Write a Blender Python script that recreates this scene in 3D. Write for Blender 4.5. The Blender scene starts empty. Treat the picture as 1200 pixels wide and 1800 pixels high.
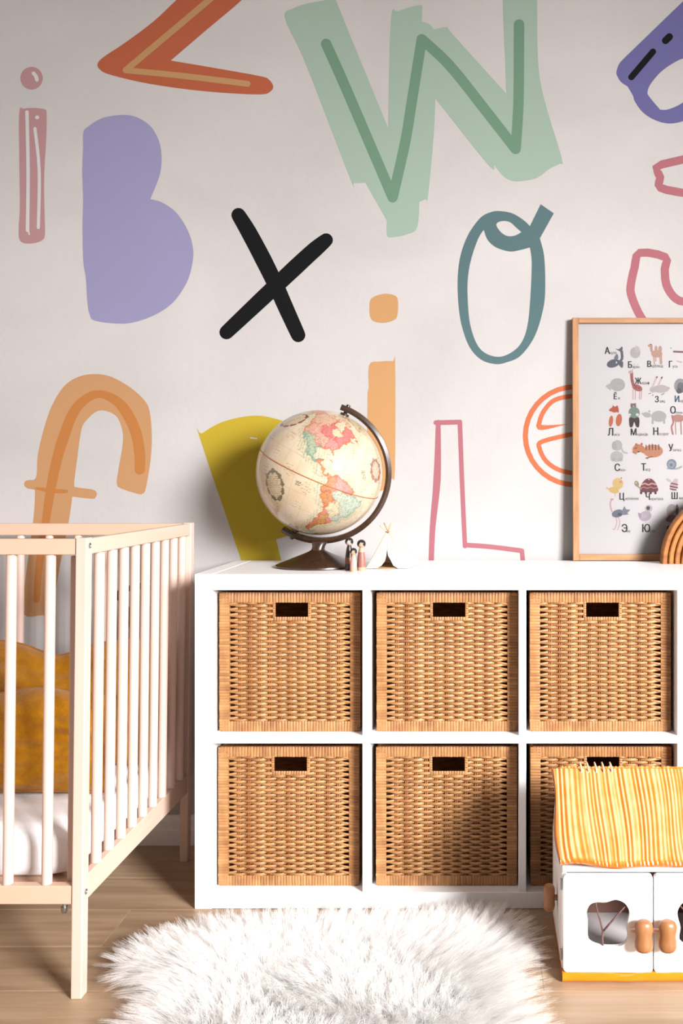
import bpy, bmesh, math, random
import numpy as np
from mathutils import Vector, Matrix
from mathutils.geometry import tessellate_polygon

SC = bpy.context.scene
COL = SC.collection
PI = math.pi
rnd = random.Random(7)

# ------------------------------------------------------------------ camera
F, CX, CY, H = 1600.0, 847.0, 845.0, 0.991          # focal length (px), principal point, eye height
cam_d = bpy.data.cameras.new('camera')
cam = bpy.data.objects.new('camera', cam_d); COL.objects.link(cam)
cam.location = (0, 0, H); cam.rotation_euler = (PI/2, 0, 0)
cam_d.sensor_fit = 'HORIZONTAL'; cam_d.sensor_width = 36.0
cam_d.lens = F/1200*36
cam_d.shift_x = (600-CX)/1200; cam_d.shift_y = (CY-900)/1200
cam_d.clip_start = 0.05; cam_d.clip_end = 100
SC.camera = cam

# ------------------------------------------------------------------ world, lights, exposure
W_ = bpy.data.worlds.new('world'); SC.world = W_; W_.use_nodes = True
bg = W_.node_tree.nodes['Background']
bg.inputs[0].default_value = (1.0, 0.985, 0.97, 1); bg.inputs[1].default_value = 0.24

def area(name, loc, target, sx, sy, power, color, spread=180):
    l = bpy.data.lights.new(name, 'AREA'); l.shape = 'RECTANGLE'; l.size = sx; l.size_y = sy
    l.energy = power; l.color = color; l.spread = math.radians(spread)
    o = bpy.data.objects.new(name, l); COL.objects.link(o); o.location = loc
    o.rotation_euler = (Vector(target)-Vector(loc)).to_track_quat('-Z', 'Y').to_euler()
    return o
area('window_daylight', (3.35, -1.85, 2.15), (-0.12, 1.9, 0.28), 1.5, 1.6, 112, (1.0, 0.985, 0.985), 60)

SC.view_settings.view_transform = 'Standard'
SC.view_settings.look = 'None'
SC.view_settings.exposure = 0.0
SC.view_settings.gamma = 1.0
SC.view_settings.use_curve_mapping = False
SC.cycles.max_bounces = 10
SC.cycles.diffuse_bounces = 4
SC.cycles.transparent_max_bounces = 8

# ------------------------------------------------------------------ helpers
def lin(r, g=None, b=None):
    if g is None: r, g, b = r
    return tuple(((c/255)/12.92 if c/255 <= .04045 else ((c/255+.055)/1.055)**2.4) for c in (r, g, b))

MATS = {}
def M(name, col, rough=.55, var=.0, scale=(20, 20, 20), detail=3, bump=0., obj_var=0., island=0., coat=0., metal=0.,
      bump_scale=None, spec=.5, sheen=0., col2=None, coord='Object', distort=0.):
    """procedural principled material; col in sRGB 0..255"""
    if name in MATS: return MATS[name]
    m = bpy.data.materials.new(name); MATS[name] = m; m.use_nodes = True
    nt = m.node_tree; N = nt.nodes; L = nt.links; bs = N['Principled BSDF']
    bs.inputs['Roughness'].default_value = rough; bs.inputs['Metallic'].default_value = metal
    bs.inputs['Specular IOR Level'].default_value = spec
    bs.inputs['Coat Weight'].default_value = coat; bs.inputs['Coat Roughness'].default_value = .08
    if sheen: bs.inputs['Sheen Weight'].default_value = sheen
    c = lin(col); c2 = lin(col2) if col2 else tuple(x*.72 for x in c)
    m.diffuse_color = (*c, 1)
    sock = None
    if var or bump:
        tc = N.new('ShaderNodeTexCoord'); mp = N.new('ShaderNodeMapping'); mp.inputs['Scale'].default_value = scale
        no = N.new('ShaderNodeTexNoise'); no.inputs['Scale'].default_value = 1; no.inputs['Detail'].default_value = detail
        no.inputs['Distortion'].default_value = distort
        L.new(tc.outputs[coord], mp.inputs[0]); L.new(mp.outputs[0], no.inputs['Vector'])
    if var:
        mr = N.new('ShaderNodeMapRange'); mr.inputs[1].default_value = .32; mr.inputs[2].default_value = .68
        mr.inputs[3].default_value = 0; mr.inputs[4].default_value = var
        mx = N.new('ShaderNodeMix'); mx.data_type = 'RGBA'
        mx.inputs[6].default_value = (*c, 1); mx.inputs[7].default_value = (*c2, 1)
        L.new(no.outputs[0], mr.inputs[0]); L.new(mr.outputs[0], mx.inputs[0]); sock = mx.outputs[2]
    for amount, kind in ((obj_var, 'o'), (island, 'i')):
        if not amount: continue
        if kind == 'o': src = N.new('ShaderNodeObjectInfo').outputs['Random']
        else: src = N.new('ShaderNodeNewGeometry').outputs['Random Per Island']
        mr2 = N.new('ShaderNodeMapRange'); mr2.inputs[3].default_value = 1-amount; mr2.inputs[4].default_value = 1+amount*.6
        L.new(src, mr2.inputs[0])
        hs = N.new('ShaderNodeHueSaturation'); L.new(mr2.outputs[0], hs.inputs['Value'])
        if sock is None: hs.inputs['Color'].default_value = (*c, 1)
        else: L.new(sock, hs.inputs['Color'])
        sock = hs.outputs[0]
    if sock is None: bs.inputs['Base Color'].default_value = (*c, 1)
    else: L.new(sock, bs.inputs['Base Color'])
    if bump:
        bp = N.new('ShaderNodeBump'); bp.inputs['Strength'].default_value = 1; bp.inputs['Distance'].default_value = bump
        h = no
        if bump_scale:
            mp2 = N.new('ShaderNodeMapping'); mp2.inputs['Scale'].default_value = bump_scale
            h = N.new('ShaderNodeTexNoise'); h.inputs['Scale'].default_value = 1; h.inputs['Detail'].default_value = 3
            L.new(tc.outputs[coord], mp2.inputs[0]); L.new(mp2.outputs[0], h.inputs['Vector'])
        L.new(h.outputs[0], bp.inputs['Height']); L.new(bp.outputs[0], bs.inputs['Normal'])
    return m

def empty(name, loc, label=None, cat=None, group=None, rot=None):
    o = bpy.data.objects.new(name, None); COL.objects.link(o); o.location = loc; o.empty_display_size = .05
    if rot: o.rotation_euler = rot
    tag(o, label, cat, group); return o

def tag(o, label=None, cat=None, group=None, kind=None):
    if label: o['label'] = label
    if cat: o['category'] = cat
    if group: o['group'] = group
    if kind: o['kind'] = kind
    return o

def finish(name, bm, mats, parent=None, smooth=False, loc=None):
    me = bpy.data.meshes.new(name)
    bmesh.ops.recalc_face_normals(bm, faces=bm.faces)
    bm.to_mesh(me); bm.free()
    if not isinstance(mats, (list, tuple)): mats = [mats]
    for m in mats: me.materials.append(m)
    if smooth is True:
        me.polygons.foreach_set('use_smooth', [True]*len(me.polygons))
    elif smooth:
        me.polygons.foreach_set('use_smooth', [True]*len(me.polygons)); me.set_sharp_from_angle(angle=math.radians(smooth))
    return link(name, me, parent, loc)

def link(name, me, parent=None, loc=None):
    o = bpy.data.objects.new(name, me); COL.objects.link(o)
    if parent is not None: o.parent = parent
    if loc: o.location = loc
    return o

def add_box(bm, x0, x1, y0, y1, z0, z1, bevel=0., seg=1, mi=0):
    vs = [bm.verts.new((x, y, z)) for x in (x0, x1) for y in (y0, y1) for z in (z0, z1)]
    q = [(0, 1, 3, 2), (4, 6, 7, 5), (0, 4, 5, 1), (2, 3, 7, 6), (0, 2, 6, 4), (1, 5, 7, 3)]
    fs = [bm.faces.new([vs[i] for i in f]) for f in q]
    for f in fs: f.material_index = mi
    if bevel:
        es = {e for f in fs for e in f.edges}
        bmesh.ops.bevel(bm, geom=list(es), offset=bevel, segments=seg, profile=.5, affect='EDGES')

def box(name, x0, x1, y0, y1, z0, z1, mat, parent=None, bevel=.001, seg=1):
    bm = bmesh.new(); add_box(bm, x0, x1, y0, y1, z0, z1, bevel, seg)
    return finish(name, bm, mat, parent)

def add_tube(bm, pts, rad, n=8, flat=1., up=None, closed=False, caps=True, mi=0):
    """tube along pts; rad number or list; flat squashes along the second normal"""
    pts = [Vector(p) for p in pts]; k = len(pts)
    if not hasattr(rad, '__len__'): rad = [rad]*k
    rings = []; u = Vector(up) if up else None
    for i, p in enumerate(pts):
        if closed: t = pts[(i+1) % k]-pts[i-1]
        else: t = pts[min(i+1, k-1)]-pts[max(i-1, 0)]
        t.normalize()
        if u is None:
            u = t.cross(Vector((0, 0, 1)))
            if u.length < .05: u = t.cross(Vector((1, 0, 0)))
        a = (u-t*u.dot(t)).normalized(); b = t.cross(a)
        if up is None: u = a
        rings.append([bm.verts.new(p+a*(math.cos(2*PI*j/n)*rad[i])+b*(math.sin(2*PI*j/n)*rad[i]*flat)) for j in range(n)])
    m = k if closed else k-1
    for i in range(m):
        A, B = rings[i], rings[(i+1) % k]
        for j in range(n):
            f = bm.faces.new((A[j], A[(j+1) % n], B[(j+1) % n], B[j])); f.material_index = mi
    if caps and not closed:
        for f in (bm.faces.new(rings[0][::-1]), bm.faces.new(rings[-1])): f.material_index = mi

def add_lathe(bm, prof, n=32, c=(0, 0, 0), mi=0):
    rings = []
    for r, z in prof:
        if r < 1e-6: rings.append([bm.verts.new((c[0], c[1], c[2]+z))])
        else: rings.append([bm.verts.new((c[0]+r*math.cos(2*PI*j/n), c[1]+r*math.sin(2*PI*j/n), c[2]+z)) for j in range(n)])
    for A, B in zip(rings, rings[1:]):
        for j in range(n):
            j2 = (j+1) % n
            if len(A) == 1 and len(B) == 1: continue
            if len(A) == 1: f = bm.faces.new((A[0], B[j], B[j2]))
            elif len(B) == 1: f = bm.faces.new((A[j], A[j2], B[0]))
            else: f = bm.faces.new((A[j], A[j2], B[j2], B[j]))
            f.material_index = mi

def smooth_loop(pts, sub=5, closed=True, corner=50):
    """Catmull-Rom through pts; sharp corners (turn above `corner` deg, or marked with a third value) stay sharp"""
    P = [Vector(p[:2]) for p in pts]; sharp = [len(p) > 2 for p in pts]; k = len(P); out = []
    rng = range(k) if closed else range(k-1)
    for i in rng:
        p1, p2 = P[i], P[(i+1) % k]
        p0 = P[i-1] if (closed or i > 0) else p1
        p3 = P[(i+2) % k] if (closed or i+2 < k) else p2
        if sharp[i]: p0 = p1
        if sharp[(i+1) % k]: p3 = p2
        for j in range(sub):
            t = j/sub
            out.append(.5*((2*p1)+(p2-p0)*t+(2*p0-5*p1+4*p2-p3)*t*t+(3*p1-p0-3*p2+p3)*t**3))
    if not closed: out.append(P[-1])
    return out

def add_solid(bm, loops, t, fn, mi=0):
    """filled 2D loops (first outer, rest holes) with thickness t; fn(x, y, depth) -> 3D"""
    L3 = [[Vector((p[0], p[1], 0)) for p in lp] for lp in loops]
    flat = [p for lp in L3 for p in lp]
    tris = tessellate_polygon(L3)
    fr = [bm.verts.new(fn(p.x, p.y, 0)) for p in flat]
    bk = [bm.verts.new(fn(p.x, p.y, t)) for p in flat]
    for a, b, c in tris:
        for f in ((fr[a], fr[b], fr[c]), (bk[c], bk[b], bk[a])):
            try: bm.faces.new(f).material_index = mi
            except ValueError: pass
    o = 0
    for lp in L3:
        k = len(lp)
        for i in range(k):
            a, b = o+i, o+(i+1) % k
            try: bm.faces.new((fr[a], fr[b], bk[b], bk[a])).material_index = mi
            except ValueError: pass
        o += k

def ellipse(cx, cy, rx, ry, rot=0, n=20):
    c, s = math.cos(math.radians(rot)), math.sin(math.radians(rot))
    return [(cx+rx*math.cos(a)*c-ry*math.sin(a)*s, cy+rx*math.cos(a)*s+ry*math.sin(a)*c) for a in (2*PI*i/n for i in range(n))]

def add_stroke(bm, pts, w, t, fn, sub=6, closed=False, cap=True, mi=0):
    """brush stroke: one flat ribbon with round joints; w number or list"""
    P = smooth_loop(pts, sub, closed) if sub > 1 else [Vector(p[:2]) for p in pts]
    k = len(P)
    ws = [w]*k if not hasattr(w, '__len__') else list(np.interp(np.linspace(0, 1, k), np.linspace(0, 1, len(w)), w))
    A, B = [], []
    for i, p in enumerate(P):
        d = (P[(i+1) % k]-P[i-1]) if closed else P[min(i+1, k-1)]-P[max(i-1, 0)]
        d.normalize(); nrm = Vector((-d.y, d.x))*ws[i]/2
        A.append(p+nrm); B.append(p-nrm)
    if closed:
        add_solid(bm, [A, B] if abs(area2(A)) > abs(area2(B)) else [B, A], t, fn, mi); return
    if cap:
        def arc(c, a, b):   # half circle from a to b about c, on the outside
            a0 = math.atan2(a.y-c.y, a.x-c.x); r = (a-c).length
            return [c+Vector((math.cos(a0-PI*j/8), math.sin(a0-PI*j/8)))*r for j in range(1, 8)]
        loop = A+arc(P[-1], A[-1], B[-1])+B[::-1]+arc(P[0], B[0], A[0])
    else: loop = A+B[::-1]
    add_solid(bm, [loop], t, fn, mi)

def area2(L): return sum(L[i-1][0]*L[i][1]-L[i][0]*L[i-1][1] for i in range(len(L)))

def at(px, py, d): return Vector(((px-CX)/F*d, d, H-(py-CY)/F*d))
def copy_tree(o, parent=None):
    c = o.copy(); COL.objects.link(c); c.parent = parent
    for ch in list(o.children): copy_tree(ch, c)
    return c

# ================================================================== THE SETTING
WALL = 2.49
m_wall = M('wall_plaster', (178, 174, 173), .85, var=.85, scale=(1.6, 1.6, 2.2), detail=6, col2=(162, 159, 157), bump=.0006, bump_scale=(60, 60, 60), distort=.4)
m_white = M('white_paint', (240, 240, 240), .6)
m_trim = M('white_trim_paint', (236, 234, 232), .45)
wall = box('wall_back', -2.3, 2.6, WALL, WALL+.1, -.03, 2.75, m_wall, None, 0); tag(wall, kind='structure')
o = box('wall_left', -2.4, -2.3, -1.6, WALL+.1, -.03, 2.75, m_white, None, 0); tag(o, kind='structure')
o = box('ceiling', -2.4, 2.6, -1.6, WALL+.1, 2.75, 2.85, m_white, None, 0); tag(o, kind='structure')

# floor: sub-floor plus single oak boards
m_oak = M('oak_laminate', (176, 150, 122), .42, var=.75, scale=(2.2, 34, 10), detail=6, col2=(140, 112, 86), obj_var=.10, bump=.0004, bump_scale=(6, 90, 20), distort=.8)
m_sub = M('subfloor', (70, 52, 38), .9)
floor = box('floor', -2.3, 2.6, -1.2, WALL, -.06, -.0125, m_sub, None, 0); tag(floor, kind='structure')
edges = [WALL, 2.271, 2.103, 1.936, 1.768]
while edges[-1] > -1.1: edges.append(edges[-1]-.1675)
joints = {2: -.81, 3: -.81+.55, 4: .12}
joints = {1: .35, 2: -.81, 3: .12, 4: -.45}
for i in range(len(edges)-1):
    j0 = joints.get(i, rnd.uniform(-1, .3)); xs = [-2.3]+sorted(x for x in (j0-1.29, j0, j0+1.29, j0+2.58) if -2.2 < x < 2.5)+[2.6]
    for a, b in zip(xs, xs[1:]):
        bm = bmesh.new(); g = .0002
        hx, hy = (b-a)/2, (edges[i]-edges[i+1])/2
        add_box(bm, -hx+g, hx-g, -hy+g, hy-g, -.012, 0, .0007)
        finish('floor_plank', bm, m_oak, floor, loc=((a+b)/2, (edges[i]+edges[i+1])/2, 0))

# baseboard with a stepped profile
bm = bmesh.new()
prof = [(WALL, 0), (WALL-.018, 0), (WALL-.018, .040), (WALL-.015, .044), (WALL-.014, .066), (WALL-.009, .074), (WALL-.004, .078), (WALL, .078)]
A = [bm.verts.new((-2.3, y, z)) for y, z in prof]; B = [bm.verts.new((2.6, y, z)) for y, z in prof]
for i in range(len(prof)):
    j = (i+1) % len(prof); bm.faces.new((A[i], A[j], B[j], B[i]))
bm.faces.new(A); bm.faces.new(B[::-1])
o = finish('baseboard_back', bm, m_trim); tag(o, kind='structure')

# ------------------------------------------------------------------ painted letters of the mural
def wfn(layer):
    return lambda x, y, d: ((x-CX)/F*WALL, WALL-.0003*layer-.0003+d, H-(y-CY)/F*WALL)
def paint(name, col):
    col = tuple(c*.755 for c in col)          # matt, slightly greyed print on the wallpaper
    return M('mural_paint_'+name, col, .85, var=.35, scale=(3, 3, 3), detail=4, col2=tuple(c*.95 for c in col), spec=.15)
def letter(label, m, polys=(), strokes=(), parent=None, layer=0, name='painted_letter'):
    bm = bmesh.new()
    for loops in polys: add_solid(bm, loops, .0003*(layer+1), wfn(layer+.08*polys.index(loops)))
    for k, (pts, w, sub, closed) in enumerate(strokes): add_stroke(bm, pts, w, .0003*(layer+1), wfn(layer+.04*k), sub, closed)
    o = finish(name, bm, m, parent if parent is not None else wall)
    o['label'] = label; return o
def z(p, s=2., ox=0, oy=0): return [(ox+q[0]/s, oy+q[1]/s)+tuple(q[2:]) for q in p]

# Z
Zl = letter('orange brown painted letter Z with a tan line inside', paint('rust', (205, 108, 74)), [[smooth_loop(z([
    (620, 0), (540, 75), (440, 150), (365, 200), (343, 225), (352, 245), (385, 262), (500, 290), (640, 312), (780, 326), (915, 332),
    (950, 322), (960, 303), (945, 280), (915, 268), (760, 240), (600, 213, 1), (720, 110), (850, 0), (1010, -150), (990, -195), (420, -180),
    (380, -140), (420, -105), (740, -110, 1)]))]])
letter('tan line inside the letter Z', paint('tan', (214, 164, 112)), (), [(z([(860, -105, 1), (442, 247, 1)]), 11, 2, False), (z([(442, 247), (650, 268), (870, 295)]), 10.5, 4, False)], Zl, 1, 'painted_line')
# i, pink
pk = paint('pink', (206, 158, 160))
il = letter('dusty pink painted letter i with white highlights, far left', pk, [[ellipse(55.5, 137.5, 19.7, 20, 0, 28)], [smooth_loop(z([
    (68, 395), (85, 382), (125, 380), (158, 385), (164, 400), (163, 480), (158, 560), (155, 650), (157, 760), (158, 825), (148, 845), (120, 855),
    (85, 855), (68, 840), (66, 800), (70, 720), (68, 560)]))]])
letter('white highlight lines on the pink letter i', paint('chalk', (238, 236, 236)), [[ellipse(65.5, 206.5, 3.6, 3.4)]], [
    (z([(118, 258), (126, 268), (130, 281)]), 6.5, 4, False), (z([(95, 394), (99, 600), (97, 810)]), 6, 4, False), (z([(123, 452), (138, 600), (135, 800)]), 5.5, 4, False),
    (z([(100, 808), (103, 824)]), 2.5, 2, False)], il, 1, 'painted_line')
# B
letter('solid lavender painted letter B', paint('lavender', (172, 168, 208)), [[smooth_loop(z([
    (293, 465), (310, 445), (360, 415), (430, 404), (480, 412), (530, 445), (560, 500), (568, 560), (560, 620), (528, 700, 1), (570, 712), (620, 748), (660, 810),
    (678, 870), (677, 920), (660, 985), (620, 1050), (570, 1093), (500, 1125), (430, 1138), (335, 1128), (315, 1105), (307, 1060), (302, 980), (293, 920),
    (290, 800), (292, 700), (289, 600), (292, 520)]))]])
# X
letter('black painted letter X', paint('black', (16, 18, 20)), (), [([(419, 378), (437, 408), (462, 455), (484, 500), (504, 545), (524, 589)], [25, 28, 29, 28, 27, 25], 4, False), ([(573, 422), (545, 446), (485, 502), (398, 584)], [24, 28, 29, 28, 25], 4, False)])
# W
Wl = letter('large pale green painted letter W with a darker green line', paint('sage', (182, 206, 189)), [[smooth_loop([
    (500, 30), (515, 15), (545, 5), (590, -2, 1), (600, 25), (682, 225, 1), (687, 35), (700, 20), (736, 9), (742, 12, 1), (741, 38, 1), (755, 43), (762, 52, 1), (785, 48), (795, 60), (890, 165, 1),
    (883, -20), (890, -45), (935, -48), (943, -20), (945, 100), (955, 170), (987, 278), (983, 288), (965, 297), (945, 312), (920, 318), (900, 318), (885, 310), (868, 290, 1), (858, 290), (765, 173, 1), (762, 240),
    (752, 345), (748, 350), (737, 355, 1), (733, 400), (715, 412), (690, 417), (680, 414), (680, 388, 1), (642, 321, 1), (622, 322), (617, 318), (560, 170), (530, 95)], 4)]])
letter('dark green line down the middle of the letter W', paint('leaf_green', (126, 166, 138)), (), [
    ([(573, 77), (600, 137), (640, 230), (690, 347)], 18, 6, False), ([(690, 347), (712, 250), (725, 170), (741, 70)], 18, 6, False),
    ([(741, 69), (790, 115), (850, 190), (906, 262)], 18, 6, False), ([(906, 262), (911, 180), (912, 43)], 18, 6, False)], Wl, 1, 'painted_line')
# O
letter('teal grey painted letter O with a looped tail', paint('teal', (100, 130, 134)), [[smooth_loop([
    (877, 371), (900, 375), (920, 387), (931, 397.5, 1), (950, 359, 1), (973, 375, 1), (948.5, 419, 1), (956, 450), (958, 500), (955, 540), (940, 590), (915, 625), (890, 637), (870, 640),
    (845, 632), (825, 610), (812, 575), (806, 540), (804, 497), (807, 460), (815, 430), (827, 405), (845, 382), (862, 373)]),
    smooth_loop([(850, 404, 1), (840, 420), (828, 455), (822, 490), (822, 530), (826, 570), (838, 605), (855, 622), (880, 627), (905, 615), (920, 595), (928, 565), (932, 520), (934, 480), (934, 455), (931, 435, 1),
                 (912, 440), (895, 442), (872, 435), (857, 422)]),
    smooth_loop([(872, 395), (880, 389), (895, 390), (907, 400), (916, 408, 1), (905, 414), (892, 415), (880, 408)])]])
# d
dl = letter('purple painted letter with black dashes, top right corner', paint('violet', (122, 118, 178)), [[smooth_loop([
    (1083, 127), (1087, 114), (1095, 104), (1129, 71), (1200, 2.5), (1262, -55), (1290, -45), (1292, -10), (1250, 70), (1248, 150), (1232, 196), (1200, 213), (1173, 217), (1148.5, 210), (1129, 197), (1115.5, 178.5), (1112, 168), (1102.6, 152, 1), (1091, 144), (1085, 134.5)]),
    smooth_loop([(1200, 103), (1178, 114), (1159.5, 128), (1143.6, 147), (1138, 160), (1140, 169), (1160, 193, 1), (1175, 192), (1200, 180), (1216, 160), (1219, 130), (1214, 108)])]])
letter('black dashes on the purple letter', paint('black', (16, 18, 20)), (), [([(1109.3, 135.7), (1147.2, 91)], 11, 1, False), ([(1169.2, 71.5), (1176, 64.8)], 12.5, 1, False)], dl, 1, 'painted_line')
# J outline
rose = paint('rose', (198, 122, 132))
letter('rose pink outlined painted letter J above the picture frame', rose, (), [([(1163, 289), (1290, 291), (1286, 500), (1270, 560), (1225, 595), (1180, 592), (1140, 573), (1122, 550), (1109, 518), (1108.5, 500), (1115, 470), (1124, 444.5), (1169, 452),
    (1168, 473), (1170.7, 500), (1183, 521), (1200, 530), (1222, 522), (1227, 480), (1226, 344), (1200, 339), (1160.5, 330), (1160, 312)], 14.5, 3, True)])
# i, orange
letter('tan orange painted letter i behind the globe', paint('apricot', (226, 172, 116)), [[smooth_loop(z([(100, 1060), (115, 1043), (150, 1033), (185, 1038), (198, 1055), (197, 1105), (185, 1125), (150, 1135), (115, 1130), (100, 1110)], 2, 600))],
    [smooth_loop([(649, 641), (668, 635.5), (690, 635), (694.5, 640), (694, 825), (688, 842), (672, 862), (652, 862), (645, 850), (646, 690, 1), (648, 682, 1)])]])
# L
letter('rose pink outlined painted letter L behind the shelf', rose, (), [([(757, 1010), (760, 930), (768, 842), (770, 742, 1)], [9, 10, 13, 8], 5, False), ([(766, 743), (808, 742)], 8.5, 1, False), ([(808, 742, 1), (812, 850), (817, 960)], 8, 5, False), ([(817, 958), (860, 961), (916, 968)], 8.5, 5, False), ([(917, 968), (921, 1010)], 8, 1, False)])
# e
letter('coral outlined painted letter e beside the picture frame', paint('coral', (226, 124, 84)), (), [
    ([(1010+87*math.cos(a), 766+86*math.sin(a)) for a in (2*PI*i/36 for i in range(36))], 9, 1, True),
    ([(1040, 700), (1010, 696), (975, 703), (956, 722), (948, 742), (952, 752), (1010, 738), (1045, 730)], 8, 4, False),
    ([(1045, 754), (1010, 762), (953, 776), (948, 788), (960, 811), (985, 827), (1020, 831), (1050, 815)], 8, 4, False)])
# f
fl = letter('light orange painted letter f behind the crib', paint('peach', (218, 165, 116)), [[smooth_loop(z([(125, 585), (145, 583), (155, 560), (160, 480), (185, 370), (220, 270), (270, 190), (330, 150), (400, 138), (470, 150), (550, 195), (610, 250), (632, 300), (640, 400), (635, 500),
    (615, 620), (600, 643), (580, 643), (510, 620), (493, 600), (500, 540), (518, 430), (515, 370), (490, 315), (440, 292), (400, 300), (355, 345), (340, 390), (325, 500), (313, 600), (325, 616), (390, 625),
    (408, 640), (402, 660), (385, 664), (305, 655, 1), (290, 760), (250, 960), (215, 1155), (180, 1155), (100, 1150), (108, 1000), (140, 760), (148, 640), (140, 625), (115, 620), (102, 605), (108, 590)], 2.4, 0, 600), 4)]])
letter('darker orange line inside the letter f', paint('orange', (212, 138, 74)), (), [(z([(590, 540), (590, 480), (575, 390), (540, 310), (490, 250), (420, 222), (360, 245), (310, 300), (270, 400), (240, 500), (215, 620), (195, 750), (165, 950), (155, 1090)], 2.4, 0, 600), [18, 19, 19, 13, 17, 19, 17, 13, 11], 4, False),
    (z([(155, 620), (220, 630), (280, 633)], 2.4, 0, 600), [4, 8, 6], 5, False)], fl, 1, 'painted_line')
# P
Pl = letter('solid mustard yellow painted letter P behind the globe', paint('mustard', (216, 188, 56)), [[smooth_loop([(351, 769), (355, 762), (390, 742), (440, 731), (480, 735), (530, 755), (570, 800), (575, 850), (555, 900), (520, 935), (485, 948, 1), (498, 1000, 1), (429, 1000, 1), (424, 985)])]])
letter('small white dash on the letter P', paint('chalk', (238, 236, 236)), (), [([(440, 769.5), (451, 771)], 2.2, 1, False)], Pl, 1, 'painted_line')
# black letter low behind the crib
letter('black outlined painted letter seen between the crib slats', paint('black', (16, 18, 20)), (), [([(208, 1043), (250, 1029), (268, 1024), (252, 1050), (266, 1085), (263, 1122), (238, 1127), (226, 1075)], 10, 4, True)])

# ================================================================== CUBE SHELF
m_lam = M('white_foil', (243, 243, 244), .38)
FS = 2.106
def sx(px): return (px-CX)/F*FS
def sz(py): return H-(py-CY)/F*FS
SH0, SH1 = FS, 2.468
ZT = .775
shelf = empty('cube_shelf', (0, 0, 0), 'low white cube shelf unit with wicker baskets in its cells', 'shelf')
xl, xl2 = sx(342), sx(372.5)
divs = [(sx(636.5), sx(649.5)), (sx(911.5), sx(924.5)), (sx(1190), sx(1203))]
xr2, xr = sx(1467.5), sx(1498)
zt2, zb2 = sz(1037.5), sz(1568.5)
zm0, zm1 = sz(1307.5), sz(1293)
box('side_panel', xl, xl2-.0003, SH0, SH1, 0, ZT, m_lam, shelf, .0012, 2)
box('side_panel', xr2+.0003, xr, SH0, SH1, 0, ZT, m_lam, shelf, .0012, 2)
box('top_panel', xl2, xr2, SH0, SH1, zt2, ZT-.0003, m_lam, shelf, .0012, 2)
box('bottom_panel', xl2, xr2, SH0, SH1, .001, zb2, m_lam, shelf, .0012, 2)
for a, b in divs: box('divider', a, b, SH0+.001, SH1, zb2, zt2, m_lam, shelf, .0008)
cells = [(xl2, divs[0][0]), (divs[0][1], divs[1][0]), (divs[1][1], divs[2][0]), (divs[2][1], xr2)]
for a, b in cells: box('shelf_board', a, b, SH0+.002, SH1, zm0, zm1, m_lam, shelf, .0008)

# ================================================================== WICKER BASKETS
m_weft = M('rattan_weft', (184, 138, 90), .42, var=.9, scale=(22, 30, 60), detail=4, col2=(138, 90, 48), obj_var=.14, bump=.0004, bump_scale=(40, 200, 260))
m_stake = M('rattan_stake', (164, 104, 56), .5, var=.6, scale=(40, 40, 12), col2=(112, 66, 32), obj_var=.1)  # stake colour darkened to deepen the shade in the weave gaps
m_wrap = M('rattan_wrap', (174, 126, 80), .42, var=.8, scale=(26, 26, 26), col2=(134, 88, 48), island=.26, bump=.0003, bump_scale=(150, 150, 150))
m_bside = M('rattan_panel', (176, 118, 66), .6, var=.9, scale=(30, 30, 140), col2=(120, 74, 38), bump=.003, bump_scale=(45, 45, 150))
BW, BH, BD = .331, .326, .30
NROW = 44; V0, V1 = .0225, .3045; RP = (V1-V0)/NROW
SU = [.0480+.0234*k for k in range(11)]
HU0, HU1, HV = .131, .2095, .268          # hand hole
def weft_mesh(row, u0, u1, seed):
    """one flat rattan strand weaving over and under the stakes, pulled towards its pair at the corner posts"""
    r = random.Random(seed); bm = bmesh.new(); pts = []; n = 64
    par = row % 2
    us = np.linspace(u0, u1, max(14, int(n*(u1-u0)/BW)))
    for u in us:
        k = (u-SU[0])/.0234
        w = math.cos(PI*k)*(1 if par == 0 else -1)
        w = math.copysign(abs(w)**.7, w)
        edge = max(0., 1-min(u-.018, BW-.018-u)/.03); edge = min(1, edge)
        amp = .0034*(1-edge)
        dv = (RP*.43 if par == 0 else -RP*.43)*edge
        pts.append(Vector((u, -amp*w-.0012*edge, dv+r.uniform(-.0003, .0003))))
    rings = []
    hh = RP*.60
    for i, p in enumerate(pts):
        e = max(0., min(1, 1-min(p.x-.018, BW-.018-p.x)/.03))
        h = hh*(1-.40*e)*r.uniform(.93, 1.05); th = .0013
        rings.append([bm.verts.new(p+Vector((0, math.cos(a)*th, math.sin(a)*h))) for a in (2*PI*j/6+PI/6 for j in range(6))])
    for A, B in zip(rings, rings[1:]):
        for j in range(6): bm.faces.new((A[j], A[(j+1) % 6], B[(j+1) % 6], B[j]))
    bm.faces.new(rings[0]); bm.faces.new(rings[-1][::-1])
    bmesh.ops.recalc_face_normals(bm, faces=bm.faces)
    me = bpy.data.meshes.new('weft_strand'); bm.to_mesh(me); bm.free(); me.materials.append(m_weft)
    me.polygons.foreach_set('use_smooth', [True]*len(me.polygons)); return me
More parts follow.
